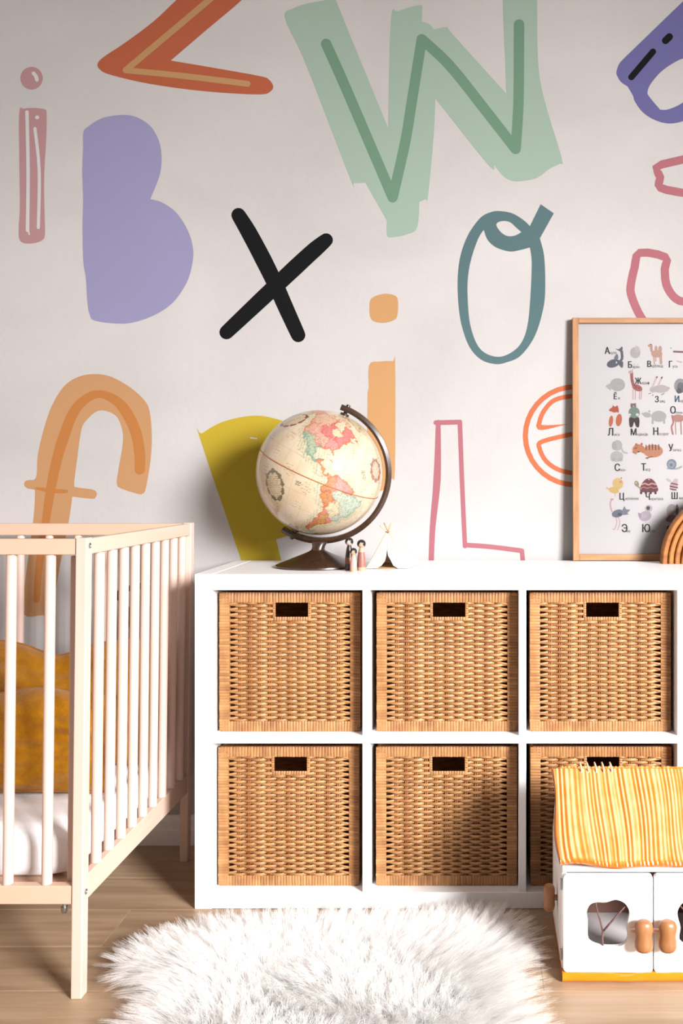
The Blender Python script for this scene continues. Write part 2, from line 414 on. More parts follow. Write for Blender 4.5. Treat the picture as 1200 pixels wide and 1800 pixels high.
def add_wrap(bm, c, half_w, half_l, axis, th=.0016, tilt=0.):
    """one wrapped cane: a flattened half-round pad, long along `axis`"""
    n = 5; rr = random.Random(int(c[0]*1e5+c[2]*7e5)); half_l *= rr.uniform(.97, 1.03); th *= rr.uniform(.8, 1.25)
    def pt(a, l):   # a across, l along
        y = -th*math.sqrt(max(0, 1-(a/half_w)**2))*(.55 if abs(l) > .9 else 1)
        l2 = l*half_l; a2 = a+tilt*l2
        return (c[0]+(a2 if axis == 'z' else l2), c[1]+y, c[2]+(l2 if axis == 'z' else a2))
    rows = [[bm.verts.new(pt(-half_w+2*half_w*i/(n-1), l)) for i in range(n)] for l in (-1, -.8, .8, 1)]
    for A, B in zip(rows, rows[1:]):
        for i in range(n-1): bm.faces.new((A[i], A[i+1], B[i+1], B[i]))
def side_wraps(bm, u0, u1, v0, v1, n, axis, y=0, seed=0):
    r = random.Random(seed)
    for i in range(n):
        if axis == 'z':
            w = (u1-u0)/n; add_wrap(bm, (u0+(i+.5)*w, y, (v0+v1)/2), w*.5, (v1-v0)/2, 'z', tilt=r.uniform(-.05, .05))
        else:
            w = (v1-v0)/n; add_wrap(bm, ((u0+u1)/2, y, v0+(i+.5)*w), w*.5, (u1-u0)/2, 'x', tilt=r.uniform(-.03, .03))

weft_full = [weft_mesh(p, .018, BW-.018, 11+p+10*q) for q in range(3) for p in (0, 1)]
weft_l = [weft_mesh(p, .018, HU0-.003, 51+p) for p in (0, 1)]
weft_r = [weft_mesh(p, HU1+.003, BW-.018, 71+p) for p in (0, 1)]
bm = bmesh.new(); 
for s in (-.0019, .0019): add_tube(bm, [(s, 0, V0-.004), (s, 0, V1+.004)], .0015, 6)
stake_long = finish('stake', bm, m_stake, smooth=True).data
bm = bmesh.new()
for s in (-.0019, .0019): add_tube(bm, [(s, 0, V0-.004), (s, 0, HV-.006)], .0015, 6)
stake_short = finish('stake', bm, m_stake, smooth=True).data
for ob in [o for o in COL.objects if o.name.startswith('stake')]: bpy.data.objects.remove(ob)

def make_basket(loc, label):
    b = empty('wicker_basket', loc, label, 'basket', 'wicker baskets in the cube shelf')
    for r_ in range(NROW):
        v = V0+(r_+.5)*RP; p = r_ % 2
        if v > HV-.004:
            link('weft_strand', weft_l[p], b, (0, 0, v)); link('weft_strand', weft_r[p], b, (0, 0, v))
        else: link('weft_strand', weft_full[p+2*rnd.randrange(3)], b, (0, 0, v+rnd.uniform(-.0004, .0004)))
    for u in SU: link('stake', stake_short if HU0-.004 < u < HU1+.004 else stake_long, b, (u, 0, 0))
    s = rnd.randrange(999)
    for nm, args in (('rim_wrapping', (.005, BW-.005, V1-.002, BH, 46, 'z')), ('foot_wrapping', (.005, BW-.005, 0, V0+.001, 48, 'z')),
                     ('corner_wrapping', (0, .0235, .001, BH-.001, 48, 'x')), ('corner_wrapping', (BW-.0235, BW, .001, BH-.001, 48, 'x'))):
        bm = bmesh.new(); side_wraps(bm, *args, y=-.0025, seed=s)
        u0, u1, v0, v1 = args[:4]
        add_box(bm, u0, u1, -.0025, .007, v0, v1)
        tag(finish(nm, bm, m_wrap, b, smooth=40), kind='stuff')
    bm = bmesh.new()                                                    # wrapped edge of the hand hole
    side_wraps(bm, HU0-.006, HU0+.001, HV-.002, V1, 7, 'x', -.003, s); side_wraps(bm, HU1-.001, HU1+.006, HV-.002, V1, 7, 'x', -.003, s)
    side_wraps(bm, HU0-.004, HU1+.004, HV-.008, HV+.001, 14, 'z', -.003, s)
    add_box(bm, HU0-.006, HU0, -.003, .002, HV-.002, V1); add_box(bm, HU1, HU1+.006, -.003, .002, HV-.002, V1); add_box(bm, HU0-.004, HU1+.004, -.003, .002, HV-.008, HV)
    tag(finish('handle_wrapping', bm, m_wrap, b, smooth=40), kind='stuff')
    box('side_wall', 0, .007, .008, BD-.008, .004, BH-.004, m_bside, b, .0015)
    box('side_wall', BW-.007, BW, .008, BD-.008, .004, BH-.004, m_bside, b, .0015)
    box('back_wall', .0, BW, BD-.0075, BD, .004, BH-.004, m_bside, b, .0015)
    box('bottom', .008, BW-.008, .008, BD-.009, 0.003, .01, m_bside, b, .001)
    return b
BY = 2.143
def bx(px): return (px-CX)/F*BY
spots = [(386, zm1, 'wicker basket in the top row, left cell, below the globe'), (662, zm1, 'wicker basket in the top row, middle cell, below the toy tent'), (931, zm1, 'wicker basket in the top row, right cell, below the picture frame'),
         (384, zb2, 'wicker basket in the bottom row, left cell, beside the crib'), (661, zb2, 'wicker basket in the bottom row, middle cell, behind the fur rug'), (932, zb2, 'wicker basket in the bottom row, half hidden by the toy house')]
for px, zz, lab in spots: make_basket((bx(px), BY, zz+.0006), lab)

# ================================================================== CRIB
m_beech = M('beech_wood', (208, 181, 170), .5, var=.6, scale=(30, 30, 3), detail=4, col2=(204, 174, 154), bump=.0001)
m_beech_x = M('beech_wood_long', (200, 166, 142), .5, var=.6, scale=(3, 30, 40), detail=4, col2=(200, 170, 148), bump=.0001)
m_beech_y = M('beech_wood_across', (208, 178, 162), .5, var=.6, scale=(30, 3, 40), detail=4, col2=(200, 170, 148), bump=.0001)
m_steel = M('zinc_bolt', (170, 172, 175), .35, metal=1)
CXR, CXL, CF, CB, CZ = -.755, -1.985, 1.7386, 2.364, .8815
crib = empty('crib', (-1.37, 2.06, 0), 'pale beech wood baby crib with round slats', 'crib')
def crib_part(name, bm, mat, smooth=False):
    for v in bm.verts:
        v.co.x += .0114*(v.co.z-.88)          # the old frame stands slightly racked
        v.co -= Vector((-1.37, 2.06, 0))
    return finish(name, bm, mat, crib, smooth)
def cbox(name, x0, x1, y0, y1, z0, z1, mat, bev=.002):
    bm = bmesh.new(); add_box(bm, x0, x1, y0, y1, z0, z1, bev, 2); return crib_part(name, bm, mat)
for x1, inner in ((CXR, -1), (CXL+.021, 1)):
    x0 = x1-.021
    for y0 in (CF, CB): 
        p = cbox('corner_post', x0, x1, y0, y0+.0265, 0, CZ, m_beech)
    a, b = x0+.003, x1-.002
    cbox('end_top_rail', a, b, CF+.0267, CB-.0002, .849, .8795, m_beech_y)
    cbox('end_bottom_rail', a, b, CF+.0267, CB-.0002, .180, .228, m_beech_y)
    for i in range(9):
        bm = bmesh.new(); y = 1.8235+.0625*i; xm = (x0+x1)/2
        add_tube(bm, [(xm, y, .2285), (xm, y, .8485)], .0103, 14, up=(1, 0, 0)); crib_part('end_slat', bm, m_beech, 40)
for yc, s in ((CF+.013, 1), (CB+.013, -1)):
    cbox('side_top_rail', CXL+.0215, CXR-.0215, yc-.010, yc+.010, .849, .8795, m_beech_x)
    cbox('side_bottom_rail', CXL+.0215, CXR-.0215, yc-.010, yc+.010, .180, .2155, m_beech_x)
    for i in range(16):
        x = -.838+.0085-.0748*i+.0
        if x < CXL+.04: break
        bm = bmesh.new(); add_tube(bm, [(x, yc, .216), (x, yc, .8485)], .0098, 14, up=(1, 0, 0)); crib_part('side_slat', bm, m_beech, 40)
    for x in (CXR-.043, CXL+.018):
        cbox('stile', x, x+.025, yc+s*.0265-.012, yc+s*.0265+.012, .19, .845, m_beech)
cbox('bed_base', CXL+.024, CXR-.025, CF+.056, CB-.03, .187, .198, m_beech_x, .001)
bm = bmesh.new(); add_lathe(bm, [(0, .187), (.004, .187), (.004, .172), (.0062, .172), (.0062, .164), (.004, .160), (0, .160)], 10, (-.784-.011, CF+.013, 0)); crib_part('bolt', bm, m_steel, 40)
for zz in (.866, .2):
    bm = bmesh.new(); add_lathe(bm, [(0, 0), (.0055, 0), (.0055, .0015), (.003, .002), (.002, .0008), (0, .0008)], 14)
    bmesh.ops.rotate(bm, verts=bm.verts, matrix=Matrix.Rotation(PI/2, 3, 'Y')); bmesh.ops.translate(bm, verts=bm.verts, vec=(CXR-.0002, CF+.014, zz)); crib_part('cap_bolt', bm, m_steel, 40)

# mattress: rounded slab in a white fitted sheet
m_sheet = M('white_cotton_sheet', (243, 242, 244), .85, bump=.003, scale=(14, 14, 14), detail=4, var=.01)
def slab(name, x0, x1, y0, y1, z0, z1, r, mat, loc, parent=None, noise=.004, nx=60, ny=34):
    bm = bmesh.new()
    hx, hy, hz = (x1-x0)/2, (y1-y0)/2, (z1-z0)/2
    bmesh.ops.create_cube(bm, size=2); bmesh.ops.subdivide_edges(bm, edges=bm.edges, cuts=17, use_grid_fill=True)
    for v in bm.verts:
        c = Vector((v.co.x*hx, v.co.y*hy, v.co.z*hz))
        q = Vector((max(-hx+r, min(hx-r, c.x)), max(-hy+r, min(hy-r, c.y)), max(-hz+r, min(hz-r, c.z))))
        d = c-q
        if d.length > 1e-9: c = q+d.normalized()*r
        c.z += noise*math.sin(c.x*17+c.y*9)*math.sin(c.y*21-c.x*6)*(1 if c.z > 0 else 0)
        v.co = c+Vector(((x0+x1)/2, (y0+y1)/2, (z0+z1)/2))-Vector(loc)
    return finish(name, bm, mat, parent, True, None if parent else loc)
o = slab('crib_mattress', -1.94, -.812, 1.797, 2.328, .1985, .297, .035, m_sheet, (-1.37, 2.06, .1985)); tag(o, 'white sheeted mattress lying in the crib', 'mattress')

# mustard cushions
m_must = M('mustard_linen', (164, 109, 11), .9, var=.5, scale=(60, 60, 60), col2=(134, 82, 8), bump=.0016, bump_scale=(420, 420, 420), sheen=.15, spec=.1)
m_must2 = M('mustard_piping', (150, 92, 14), .9)
def cushion(name, w, h, t, loc, rot, label, chop=(0, 0, 1), seed=0, fold=1.):
    root = empty(name, loc, label, 'cushion', 'mustard cushions in the crib', rot); bm = bmesh.new(); n = 44; g = {}
    r = random.Random(seed); ph = [r.uniform(0, 6) for _ in range(6)]
    def P(s, q, side):
        e = (1-abs(s)**2.6)*(1-abs(q)**2.6); e = max(e, 0)**.55
        x = s*w/2*(1-.07*(1-s*s)*0-.06*(1-q*q)*abs(s)**3*-1*-1); z_ = q*h/2*(1-.05*(1-s*s)*abs(q)**3)
        z_ -= chop[0]*math.exp(-((s-chop[1])/chop[2])**2)*max(0, (q+.4)/1.4)**1.5
        f = fold*(.012*math.sin(5*s+3*q+ph[0])*math.sin(4*q-2*s+ph[1])+.007*math.sin(11*s*q+7*q+ph[2])+.008*(1-abs(math.sin(4.5*(q-.35*s)+ph[3]+.8*math.sin(4*s))))**3+.006*(1-abs(math.sin(6*(q+.5*s)+ph[4])))**4)
        y = side*(t/2*e)+f*e
        return Vector((x, y, z_+h/2))
    for side in (-1, 1):
        for i in range(n+1):
            for j in range(n+1):
                if side == 1 and (i in (0, n) or j in (0, n)): g[side, i, j] = g[-1, i, j]
                else: g[side, i, j] = bm.verts.new(P(2*i/n-1, 2*j/n-1, side))
    for side in (-1, 1):
        for i in range(n):
            for j in range(n): bm.faces.new((g[side, i, j], g[side, i+1, j], g[side, i+1, j+1], g[side, i, j+1]))
    finish('cover', bm, m_must, root, True)
    bm = bmesh.new(); k = 24
    ring = [P(-1+2*i/k, -1, 1) for i in range(k)]+[P(1, -1+2*i/k, 1) for i in range(k)]+[P(1-2*i/k, 1, 1) for i in range(k)]+[P(-1, 1-2*i/k, 1) for i in range(k)]
    add_tube(bm, ring, .0034, 6, up=(0, 1, 0), closed=True); finish('piping', bm, m_must2, root, True)
    return root
cushion('cushion', .52, .300, .13, (-1.055, 2.20, .306), (-.22, 0, .0), 'mustard yellow cushion standing behind with a dented top edge', (.034, .02, .3), 3, 1.3)
cushion('cushion', .52, .205, .145, (-1.07, 1.995, .306), (-.34, .0, .03), 'mustard yellow cushion leaning in front on the crib mattress', (-.028, .25, .4), 8, 1.3)

# ================================================================== GLOBE
GC = Vector((at(562, 0, 2.29).x, 2.29, H+14.5/F*2.29)); GR = .157
GX = at(558.7, 0, 2.29).x
globe = empty('desk_globe', (GX, 2.29, ZT), 'antique style cream globe on a brown stand', 'globe')
off = Vector((GX, 2.29, ZT))
pole = Vector((math.sin(math.radians(24)), -.085, math.cos(math.radians(24)))).normalized()
tocam = (Vector((0, 0, H))-GC).normalized()
face = (tocam-pole*tocam.dot(pole)).normalized()         # meridian facing the camera
east = pole.cross(face)
LON0 = -86.0
def llv(lat, lon):
    a, o_ = math.radians(lat), math.radians(lon-LON0)
    return pole*math.sin(a)+face*math.cos(a)*math.cos(o_)+east*math.cos(a)*math.sin(o_)
NA = [(-168,66),(-156,71),(-128,70),(-115,68),(-95,68),(-94,72),(-82,69),(-86,66),(-94,60),(-92,57),(-82,55),(-79,51),(-79,55),(-77,60),(-78,62),(-70,61),(-64,60),(-62,57),(-56,52),(-60,50),(-66,50),(-65,47),(-61,46),(-66,44),(-70,43),(-70,41.5),(-74,40),(-76,36),(-81,31),(-80,26),(-82,28),(-84,30),(-90,29.5),(-97,28),(-97.5,22),(-95,18.5),(-91,18.5),(-90,21),(-87,21.5),(-88,16),(-83.5,15),(-83,10),(-80,9.3),(-77.5,8.7),(-78,7.5),(-80,7.5),(-83,8.5),(-86,11),(-88,13),(-94,16),(-98,16.5),(-105,20),(-106,23),(-109,26.5),(-113,31),(-114.5,31.5),(-111,25.5),(-109.5,23),(-112,25.5),(-115,29.5),(-117,32.5),(-121,35),(-124,40),(-124,47),(-128,51),(-134,57),(-140,60),(-148,60),(-152,58),(-160,55),(-162,58),(-166,62)]
SA = [(-77.5,8.7),(-75,11),(-72,12),(-71,11),(-62,10.5),(-60,8.5),(-52,5),(-50,0),(-44,-2.5),(-38,-4),(-35,-6),(-35,-9),(-39,-14),(-39,-18),(-41,-22),(-48,-26),(-49,-29),(-54,-34),(-57,-35),(-57,-38),(-62,-39),(-65,-42),(-66,-46),(-69,-51),(-68,-53),(-65,-55),(-70,-55),(-74,-52),(-75,-47),(-73,-41),(-73,-37),(-71,-30),(-70,-18),(-76,-14),(-79,-8),(-81,-5),(-80,-2),(-79,1),(-77,4)]
ISL = [[(-62,66),(-65,62),(-72,64),(-78,65),(-73,68),(-85,70),(-90,73),(-80,74),(-70,71)],[(-117,70),(-105,69),(-105,73),(-118,73)],[(-90,76),(-78,77),(-62,82),(-75,83),(-92,81)],
       [(-45,60),(-53,66),(-55,70),(-68,76),(-60,82),(-35,83.5),(-20,80),(-20,72),(-25,69),(-38,65)],[(-84.5,22),(-80,23),(-74.5,20.2),(-77.5,19.9),(-81,22)],[(-74,19.8),(-69,19),(-69,18.2),(-74,18.2)],[(-55,51),(-53,47),(-59,47.6)]]
CC = {'can': (226, 178, 150), 'canE': (222, 118, 118), 'usa': (226, 168, 148), 'usaE': (220, 140, 136), 'mex': (172, 190, 160), 'cam': (214, 150, 96), 'col': (224, 142, 98), 'per': (220, 140, 84), 'bra': (190, 206, 186), 'arg': (206, 146, 66), 'chi': (222, 138, 110), 'ven': (216, 150, 140), 'gre': (222, 214, 176), 'ala': (222, 140, 90)}
SEED = [(-105,60,'can'),(-120,64,'can'),(-125,54,'can'),(-85,50,'gre'),(-73,53,'canE'),(-90,58,'canE'),(-150,65,'ala'),(-158,60,'ala'),(-110,42,'usa'),(-120,44,'usa'),(-98,37,'usa'),(-97,46,'canE'),(-84,36,'usaE'),(-78,41,'canE'),(-112,33,'mex'),(-103,25,'mex'),(-96,18,'mex'),(-88,14,'cam'),(-84,10,'cam'),(-74,4,'col'),(-78,-1,'col'),(-76,-9,'per'),(-71,-14,'per'),(-65,-17,'gre'),(-58,-23,'gre'),(-65,7,'ven'),(-57,4,'ven'),(-60,-5,'bra'),(-50,-8,'bra'),(-42,-9,'bra'),(-48,-18,'bra'),(-53,-28,'bra'),(-66,-30,'arg'),(-63,-36,'arg'),(-68,-46,'arg'),(-72.5,-34,'chi'),(-70.5,-24,'chi'),(-73.5,-44,'chi'),(-56,-33,'usaE'),(-72,70,'gre'),(-40,72,'gre'),(-78,21,'usaE')]
def globe_mesh():
    nl, nb = 520, 260
    lo = np.linspace(-180, 180, nl, endpoint=False); la = np.linspace(-90, 90, nb+1)
    LO, LA = np.meshgrid(lo, la); x, y = LO.ravel(), LA.ravel()
    def wob(x, y): return x+.8*np.sin(y*.8+x*.2)+.5*np.sin(x*1.3-y*.6+1), y+.8*np.sin(x*.7+y*.3)+.4*np.sin(y*1.4+x*.6)
    wx, wy = wob(x, y)
    land = np.zeros(x.shape, bool); dist = np.full(x.shape, 99.)
    for poly in [NA, SA]+ISL:
        ins = np.zeros(x.shape, bool); k = len(poly)
        for i in range(k):
            x1, y1 = poly[i-1]; x2, y2 = poly[i]
            c = ((y1 > wy) != (y2 > wy))
            with np.errstate(all='ignore'): xi = (x2-x1)*(wy-y1)/(y2-y1+1e-12)+x1
            ins ^= c & (wx < xi)
            cs = np.cos(np.radians(wy)); dx, dy = (x2-x1)*cs, np.full(x.shape, y2-y1)
            t = np.clip((((wx-x1)*cs)*dx+(wy-y1)*dy)/(dx*dx+dy*dy+1e-9), 0, 1)
            d = np.hypot((wx-x1)*cs-t*dx, wy-y1-t*dy); dist = np.minimum(dist, d)
        land |= ins
    rs = np.random.RandomState(4)
    n1 = (np.sin(x*.13+1)*np.cos(y*.17)+np.sin(x*.31-y*.21)+.6*np.sin(x*.7+y*.9))/2.6
    grain = rs.rand(x.size)
    col = np.empty((x.size, 3)); col[:] = (238, 216, 184); col += (n1*9)[:, None]*np.array([.5, .9, 1.3])
    grid = (np.minimum(np.abs(x % 15), 15-np.abs(x % 15)) < .35) | (np.minimum(np.abs(y % 15), 15-np.abs(y % 15)) < .35)
    col[grid] -= (14, 14, 14)
    txt = (np.sin(y*2.2+np.sin(x*.35)*1.4) > .72) & (grain > .45) & (np.sin(x*.21+y*.13)*np.sin(y*.19-x*.07) > .42)
    col[txt] -= (46, 46, 44)
    halo = (~land) & (dist < 4.6); hs = (np.sin((x+y*.3)*2.3) > -.2) & (grain > .2)
    col[halo & hs] = col[halo & hs]*.45+np.array([150, 168, 146])*.55
    sd = np.stack([np.hypot((wx-sx_)*np.cos(np.radians(y)), wy-sy_) for sx_, sy_, _ in SEED]); o2 = np.argsort(sd, axis=0)[:2]
    idx = o2[0]; gap = np.take_along_axis(sd, o2[1:2], 0)[0]-np.take_along_axis(sd, o2[0:1], 0)[0]
    names = np.array([CC[s[2]] for s in SEED], float)
    lc = names[idx]; diff = np.any(names[o2[0]] != names[o2[1]], axis=1) & (gap < 1.3)
    lc = lc*.86+np.array([235, 214, 180])*.14
    edge = np.clip(1-dist/2.4, 0, 1)[:, None]; warm = np.array([206, 112, 54.])
    wmask = (idx != SEED.index((-60,-5,'bra')))[:, None]
    teal = np.isin(idx, [i for i, s in enumerate(SEED) if s[2] in ('bra', 'mex')])[:, None]
    lc = lc*(1-.75*edge)+np.where(teal, np.array([120, 158, 138.]), warm)*.75*edge
    lc[diff] = lc[diff]*.7+np.array([190, 70, 60])*.3
    lc[grain > .74] *= .80
    col[land] = lc[land]
    def frame_at(lat, lon, rx, ry, wdt, c, inner, tilt=24):
        dx = (x-lon)*np.cos(np.radians(lat)); dy = y-lat; ct, st = math.cos(math.radians(tilt)), math.sin(math.radians(tilt))
        ex, ey = dx*ct+dy*st, -dx*st+dy*ct; ang = np.arctan2(ey, ex)
        r = np.hypot(ex/rx, ey/ry); w2 = wdt*(1+.45*np.sin(9*ang)+.3*np.sin(17*ang))
        ins = r < 1; lines = ins & (r < .86) & (np.sin(ey*3.4) > .45) & (grain > .3)
        col[ins] = inner; col[lines] -= (58, 56, 52); col[np.abs(r-1.02) < w2] = c
        col[np.abs(r-1.02) < wdt*.35] = np.array(c)*.7+np.array([60, 50, 40])*.5
    frame_at(-20, -122, 9.5, 12.5, .13, (126, 116, 66), (232, 212, 174))
    frame_at(41, -152, 13, 9.5, .10, (150, 88, 62), (234, 208, 172), 40)
    frame_at(26, -25, 8, 9, .2, (176, 128, 110), (222, 196, 170))
    for lat, lon in ((-8, -100), (21, -46), (17, -43), (-58, -50)):
        m = (np.abs((x-lon)*.9) < 2.2) & (np.abs(y-lat) < 2.2) & (np.sin(x*3)*np.sin(y*2.6) > .05); col[m] = (120, 112, 84)
    m = (y < -62+5*np.sin(x*.12)+2*np.sin(x*.5)) & (x > -110) & (x < 0); col[m] = (176, 140, 96)
    col = np.clip(col*.84-10, 0, 255)/255
    colL = np.where(col <= .04045, col/12.92, ((col+.055)/1.055)**2.4)
    A, O_ = np.radians(y), np.radians(x-LON0)
    v = np.outer(np.sin(A), pole)+np.outer(np.cos(A)*np.cos(O_), face)+np.outer(np.cos(A)*np.sin(O_), east)
    v = v*GR+np.array(GC-off)
    i = np.arange(nb)[:, None]*nl; j = np.arange(nl)[None, :]; j2 = (j+1) % nl
    f = np.stack([i+j, i+j2, i+nl+j2, i+nl+j], -1).reshape(-1, 4)
    me = bpy.data.meshes.new('globe_ball'); me.from_pydata(v.tolist(), [], f.tolist())
    at_ = me.color_attributes.new('map', 'FLOAT_COLOR', 'POINT')
    at_.data.foreach_set('color', np.concatenate([colL, np.ones((x.size, 1))], 1).ravel())
    me.polygons.foreach_set('use_smooth', [True]*len(me.polygons)); me.update()
    return me
m_map = bpy.data.materials.new('printed_map'); m_map.use_nodes = True
nt = m_map.node_tree; bs = nt.nodes['Principled BSDF']; va = nt.nodes.new('ShaderNodeVertexColor'); va.layer_name = 'map'
nt.links.new(va.outputs[0], bs.inputs['Base Color']); bs.inputs['Roughness'].default_value = .6; bs.inputs['Coat Weight'].default_value = .9; bs.inputs['Coat Roughness'].default_value = .035
me = globe_mesh(); me.materials.append(m_map); link('ball', me, globe)['label'] = 'cream globe ball printed with the Americas'
m_bronze = M('bronze_lacquer', (60, 38, 24), .32, var=.7, scale=(90, 90, 90), col2=(36, 22, 14), coat=.3)
m_seam = M('equator_paint', (158, 86, 38), .5)
bm = bmesh.new(); add_tube(bm, [(GC-off)+(face*math.cos(a)+east*math.sin(a))*(GR*1.001) for a in (2*PI*i/96 for i in range(96))], .0011, 5, closed=True, up=tuple(pole)); finish('equator_band', bm, m_seam, globe, True)
# half meridian: from the top pole round the right-hand side to just beyond the bottom pole
side = (Vector((1, 0, 0))-pole*pole.x).normalized(); nrm = pole.cross(side)
def arc_band(a0, a1, r0, r1, hw, n=64):
    bm = bmesh.new(); rings = []
    for i in range(n+1):
        a = a0+(a1-a0)*i/n; d = pole*math.cos(a)+side*math.sin(a)
        sec = [(r0, -hw), (r0, hw), (r0+(r1-r0)*.45, hw), (r1, hw*.55), (r1, -hw*.55), (r0+(r1-r0)*.45, -hw)]
        rings.append([bm.verts.new((GC-off)+d*r+nrm*w) for r, w in sec])
    for A, B in zip(rings, rings[1:]):
        for j in range(6): bm.faces.new((A[j], A[(j+1) % 6], B[(j+1) % 6], B[j]))
    bm.faces.new(rings[0]); bm.faces.new(rings[-1][::-1]); return bm
finish('meridian_arm', arc_band(math.radians(-5), math.radians(190), GR*1.06, GR*1.15, .0100), m_bronze, globe, 30)
m_scale = M('engraved_scale', (150, 112, 80), .5)
bm = bmesh.new()
for i in range(60):
    a = math.radians(10+160*i/59); d = pole*math.cos(a)+side*math.sin(a); t_ = d.cross(nrm); L_ = .005 if i % 5 == 0 else .003
    c = (GC-off)+d*(GR*1.083)
    vs = [bm.verts.new(c-nrm*s_*.0097*sg+t_*q*.0003+d*e) for sg in (1,) for (s_, q, e) in ((-1.01, -1, 0), (-1.01, 1, 0), (-1.01, 1, L_), (-1.01, -1, L_))]
    bm.faces.new(vs)
tag(finish('degree_marks', bm, m_scale, globe), kind='stuff')
for s_, nm in ((1, 'top_pivot'), (-1, 'bottom_pivot')):
    bm = bmesh.new(); d = pole*s_
    add_tube(bm, [(GC-off)+d*r for r in (GR*.99, GR*1.03, GR*1.031, GR*1.165, GR*1.18)], [.012, .011, .005, .0055, .004], 14); finish(nm, bm, m_bronze, globe, 40)
bm = bmesh.new()
add_lathe(bm, [(0, 0), (.103, 0), (.106, .002), (.1055, .005), (.095, .010), (.075, .0175), (.052, .0265), (.034, .0335), (.023, .0385), (.018, .0415)], 48)
finish('base', bm, m_bronze, globe, 50)
bm = bmesh.new(); zt = GC.z-GR*1.12-ZT+.004
add_lathe(bm, [(.018, .0415), (.0165, .044), (.0160, zt-.014), (.019, zt-.006), (.020, zt-.002), (0, zt)], 24)
for v in bm.verts: v.co.x += (GC.x-GX)*max(0, (v.co.z-.0415)/(zt-.0415)); 
for v in bm.verts:
    if v.co.z > zt-.012: v.co.y *= .55
finish('neck', bm, m_bronze, globe, 40)

# ================================================================== PEG DOLLS
m_skin = M('birch_wood', (186, 150, 122), .5); m_hair = M('black_hair_paint', (24, 21, 22), .4); m_face2 = M('pale_birch', (184, 166, 158), .5)
def peg(px, d, h, r, label, body_mat, band=None, face=None, belt=None):
    X = at(px, 0, d).x
    root = empty('peg_doll', (X, d, ZT), label, 'peg doll', 'peg dolls beside the globe')
    hr = r*.98; hz = h-hr; nz = hz-hr*.86
    prof = [(0, 0), (r*.96, 0), (r, .001), (r, nz*.28), (r*.93, nz*.55), (r*.74, nz*.80), (r*.56, nz*.93), (r*.44, nz), (0, nz)]
    if band:
        bm = bmesh.new(); add_lathe(bm, [(0, 0), (r*.96, 0), (r, .001), (r, .0075), (0, .0075)], 24); finish('foot_band', bm, m_skin, root, 40)
        prof = [(0, .0075), (r*.99, .0075)]+prof[3:6]+[(0, nz*.80)]
        bm = bmesh.new(); add_lathe(bm, [(0, nz*.80), (r*.74, nz*.80), (r*.56, nz*.93), (r*.44, nz), (0, nz)], 24); finish('neck', bm, m_skin, root, 40)
    bm = bmesh.new(); add_lathe(bm, prof, 24); finish('body', bm, body_mat, root, 40)
    if belt is not None:
        bm = bmesh.new(); add_lathe(bm, [(r*1.005, nz*.26), (r*1.012, nz*.27), (r*.985, nz*.50), (r*.95, nz*.51)], 24); finish('painted_sash', bm, belt, root, 40)
    bm = bmesh.new(); bmesh.ops.create_uvsphere(bm, u_segments=20, v_segments=14, radius=hr)
    for v in bm.verts: v.co.z += hz
    finish('head', bm, face or m_skin, root, True)
    bm = bmesh.new(); bmesh.ops.create_uvsphere(bm, u_segments=40, v_segments=28, radius=hr*1.045)
    kill = []
    for v in bm.verts:
        x, y, zz = v.co/hr
        hl = .42-1.45*abs(x)                         # parted hairline, sides come lower
        if y < -.05 and zz < hl: kill.append(v)
        elif y >= -.05 and zz < -.55: kill.append(v)
        v.co.z += hz
    bmesh.ops.delete(bm, geom=kill, context='VERTS'); finish('hair', bm, m_hair, root, True)
m_tall = M('dark_brown_gloss', (46, 28, 26), .3)
peg(613.5, 2.200, .0785, .0098, 'tall peg doll with dark brown body, black hair', m_tall, face=m_face2, belt=M('chestnut_paint', (116, 64, 40), .4))
peg(635, 2.198, .0735, .0102, 'peg doll in a reddish brown dress, beside the toy tent', M('mauve_brown_paint', (146, 92, 80), .45), band=True)
peg(621, 2.168, .0555, .0083, 'smallest peg doll, pale pink dress, standing in front', M('pale_pink_paint', (198, 150, 138), .45), band=True)

# ================================================================== TOY TENT
m_canvas = M('white_canvas', (204, 198, 195), .9, bump=.0008, scale=(60, 60, 60), var=.02); m_dowel = M('tent_dowel', (214, 174, 134), .6); m_matt = M('tent_mat', (176, 142, 96), .9)
nt = m_canvas.node_tree; tl_ = nt.nodes.new('ShaderNodeBsdfTranslucent'); tl_.inputs[0].default_value = (*lin(232, 220, 206), 1); ms_ = nt.nodes.new('ShaderNodeMixShader'); ms_.inputs[0].default_value = .3
nt.links.new(nt.nodes['Principled BSDF'].outputs[0], ms_.inputs[1]); nt.links.new(tl_.outputs[0], ms_.inputs[2]); nt.links.new(ms_.outputs[0], nt.nodes['Material Output'].inputs[0])
tent = empty('toy_tent', (-.225, 2.30, ZT), 'small white canvas toy tipi with crossed sticks', 'toy tent')
toff = Vector((-.225, 2.30, ZT))
TB = [Vector((-.283, 2.232, ZT+.001)), Vector((-.183, 2.243, ZT+.001)), Vector((-.155, 2.375, ZT+.001)), Vector((-.279, 2.372, ZT+.001))]
TA = Vector((at(681, 0, 2.28).x, 2.28, .864))
for i in range(4):
    d = (TA-TB[i]).normalized(); bm = bmesh.new(); a = TB[i]+d*.002
    dev = Vector((.003*(1 if i % 2 else -1), .002*(1 if i < 2 else -1), 0))
    add_tube(bm, [a-toff, TA+dev*.4-toff, TA+d*.026-toff+dev], .0017, 8); finish('pole', bm, m_dowel, tent, True)
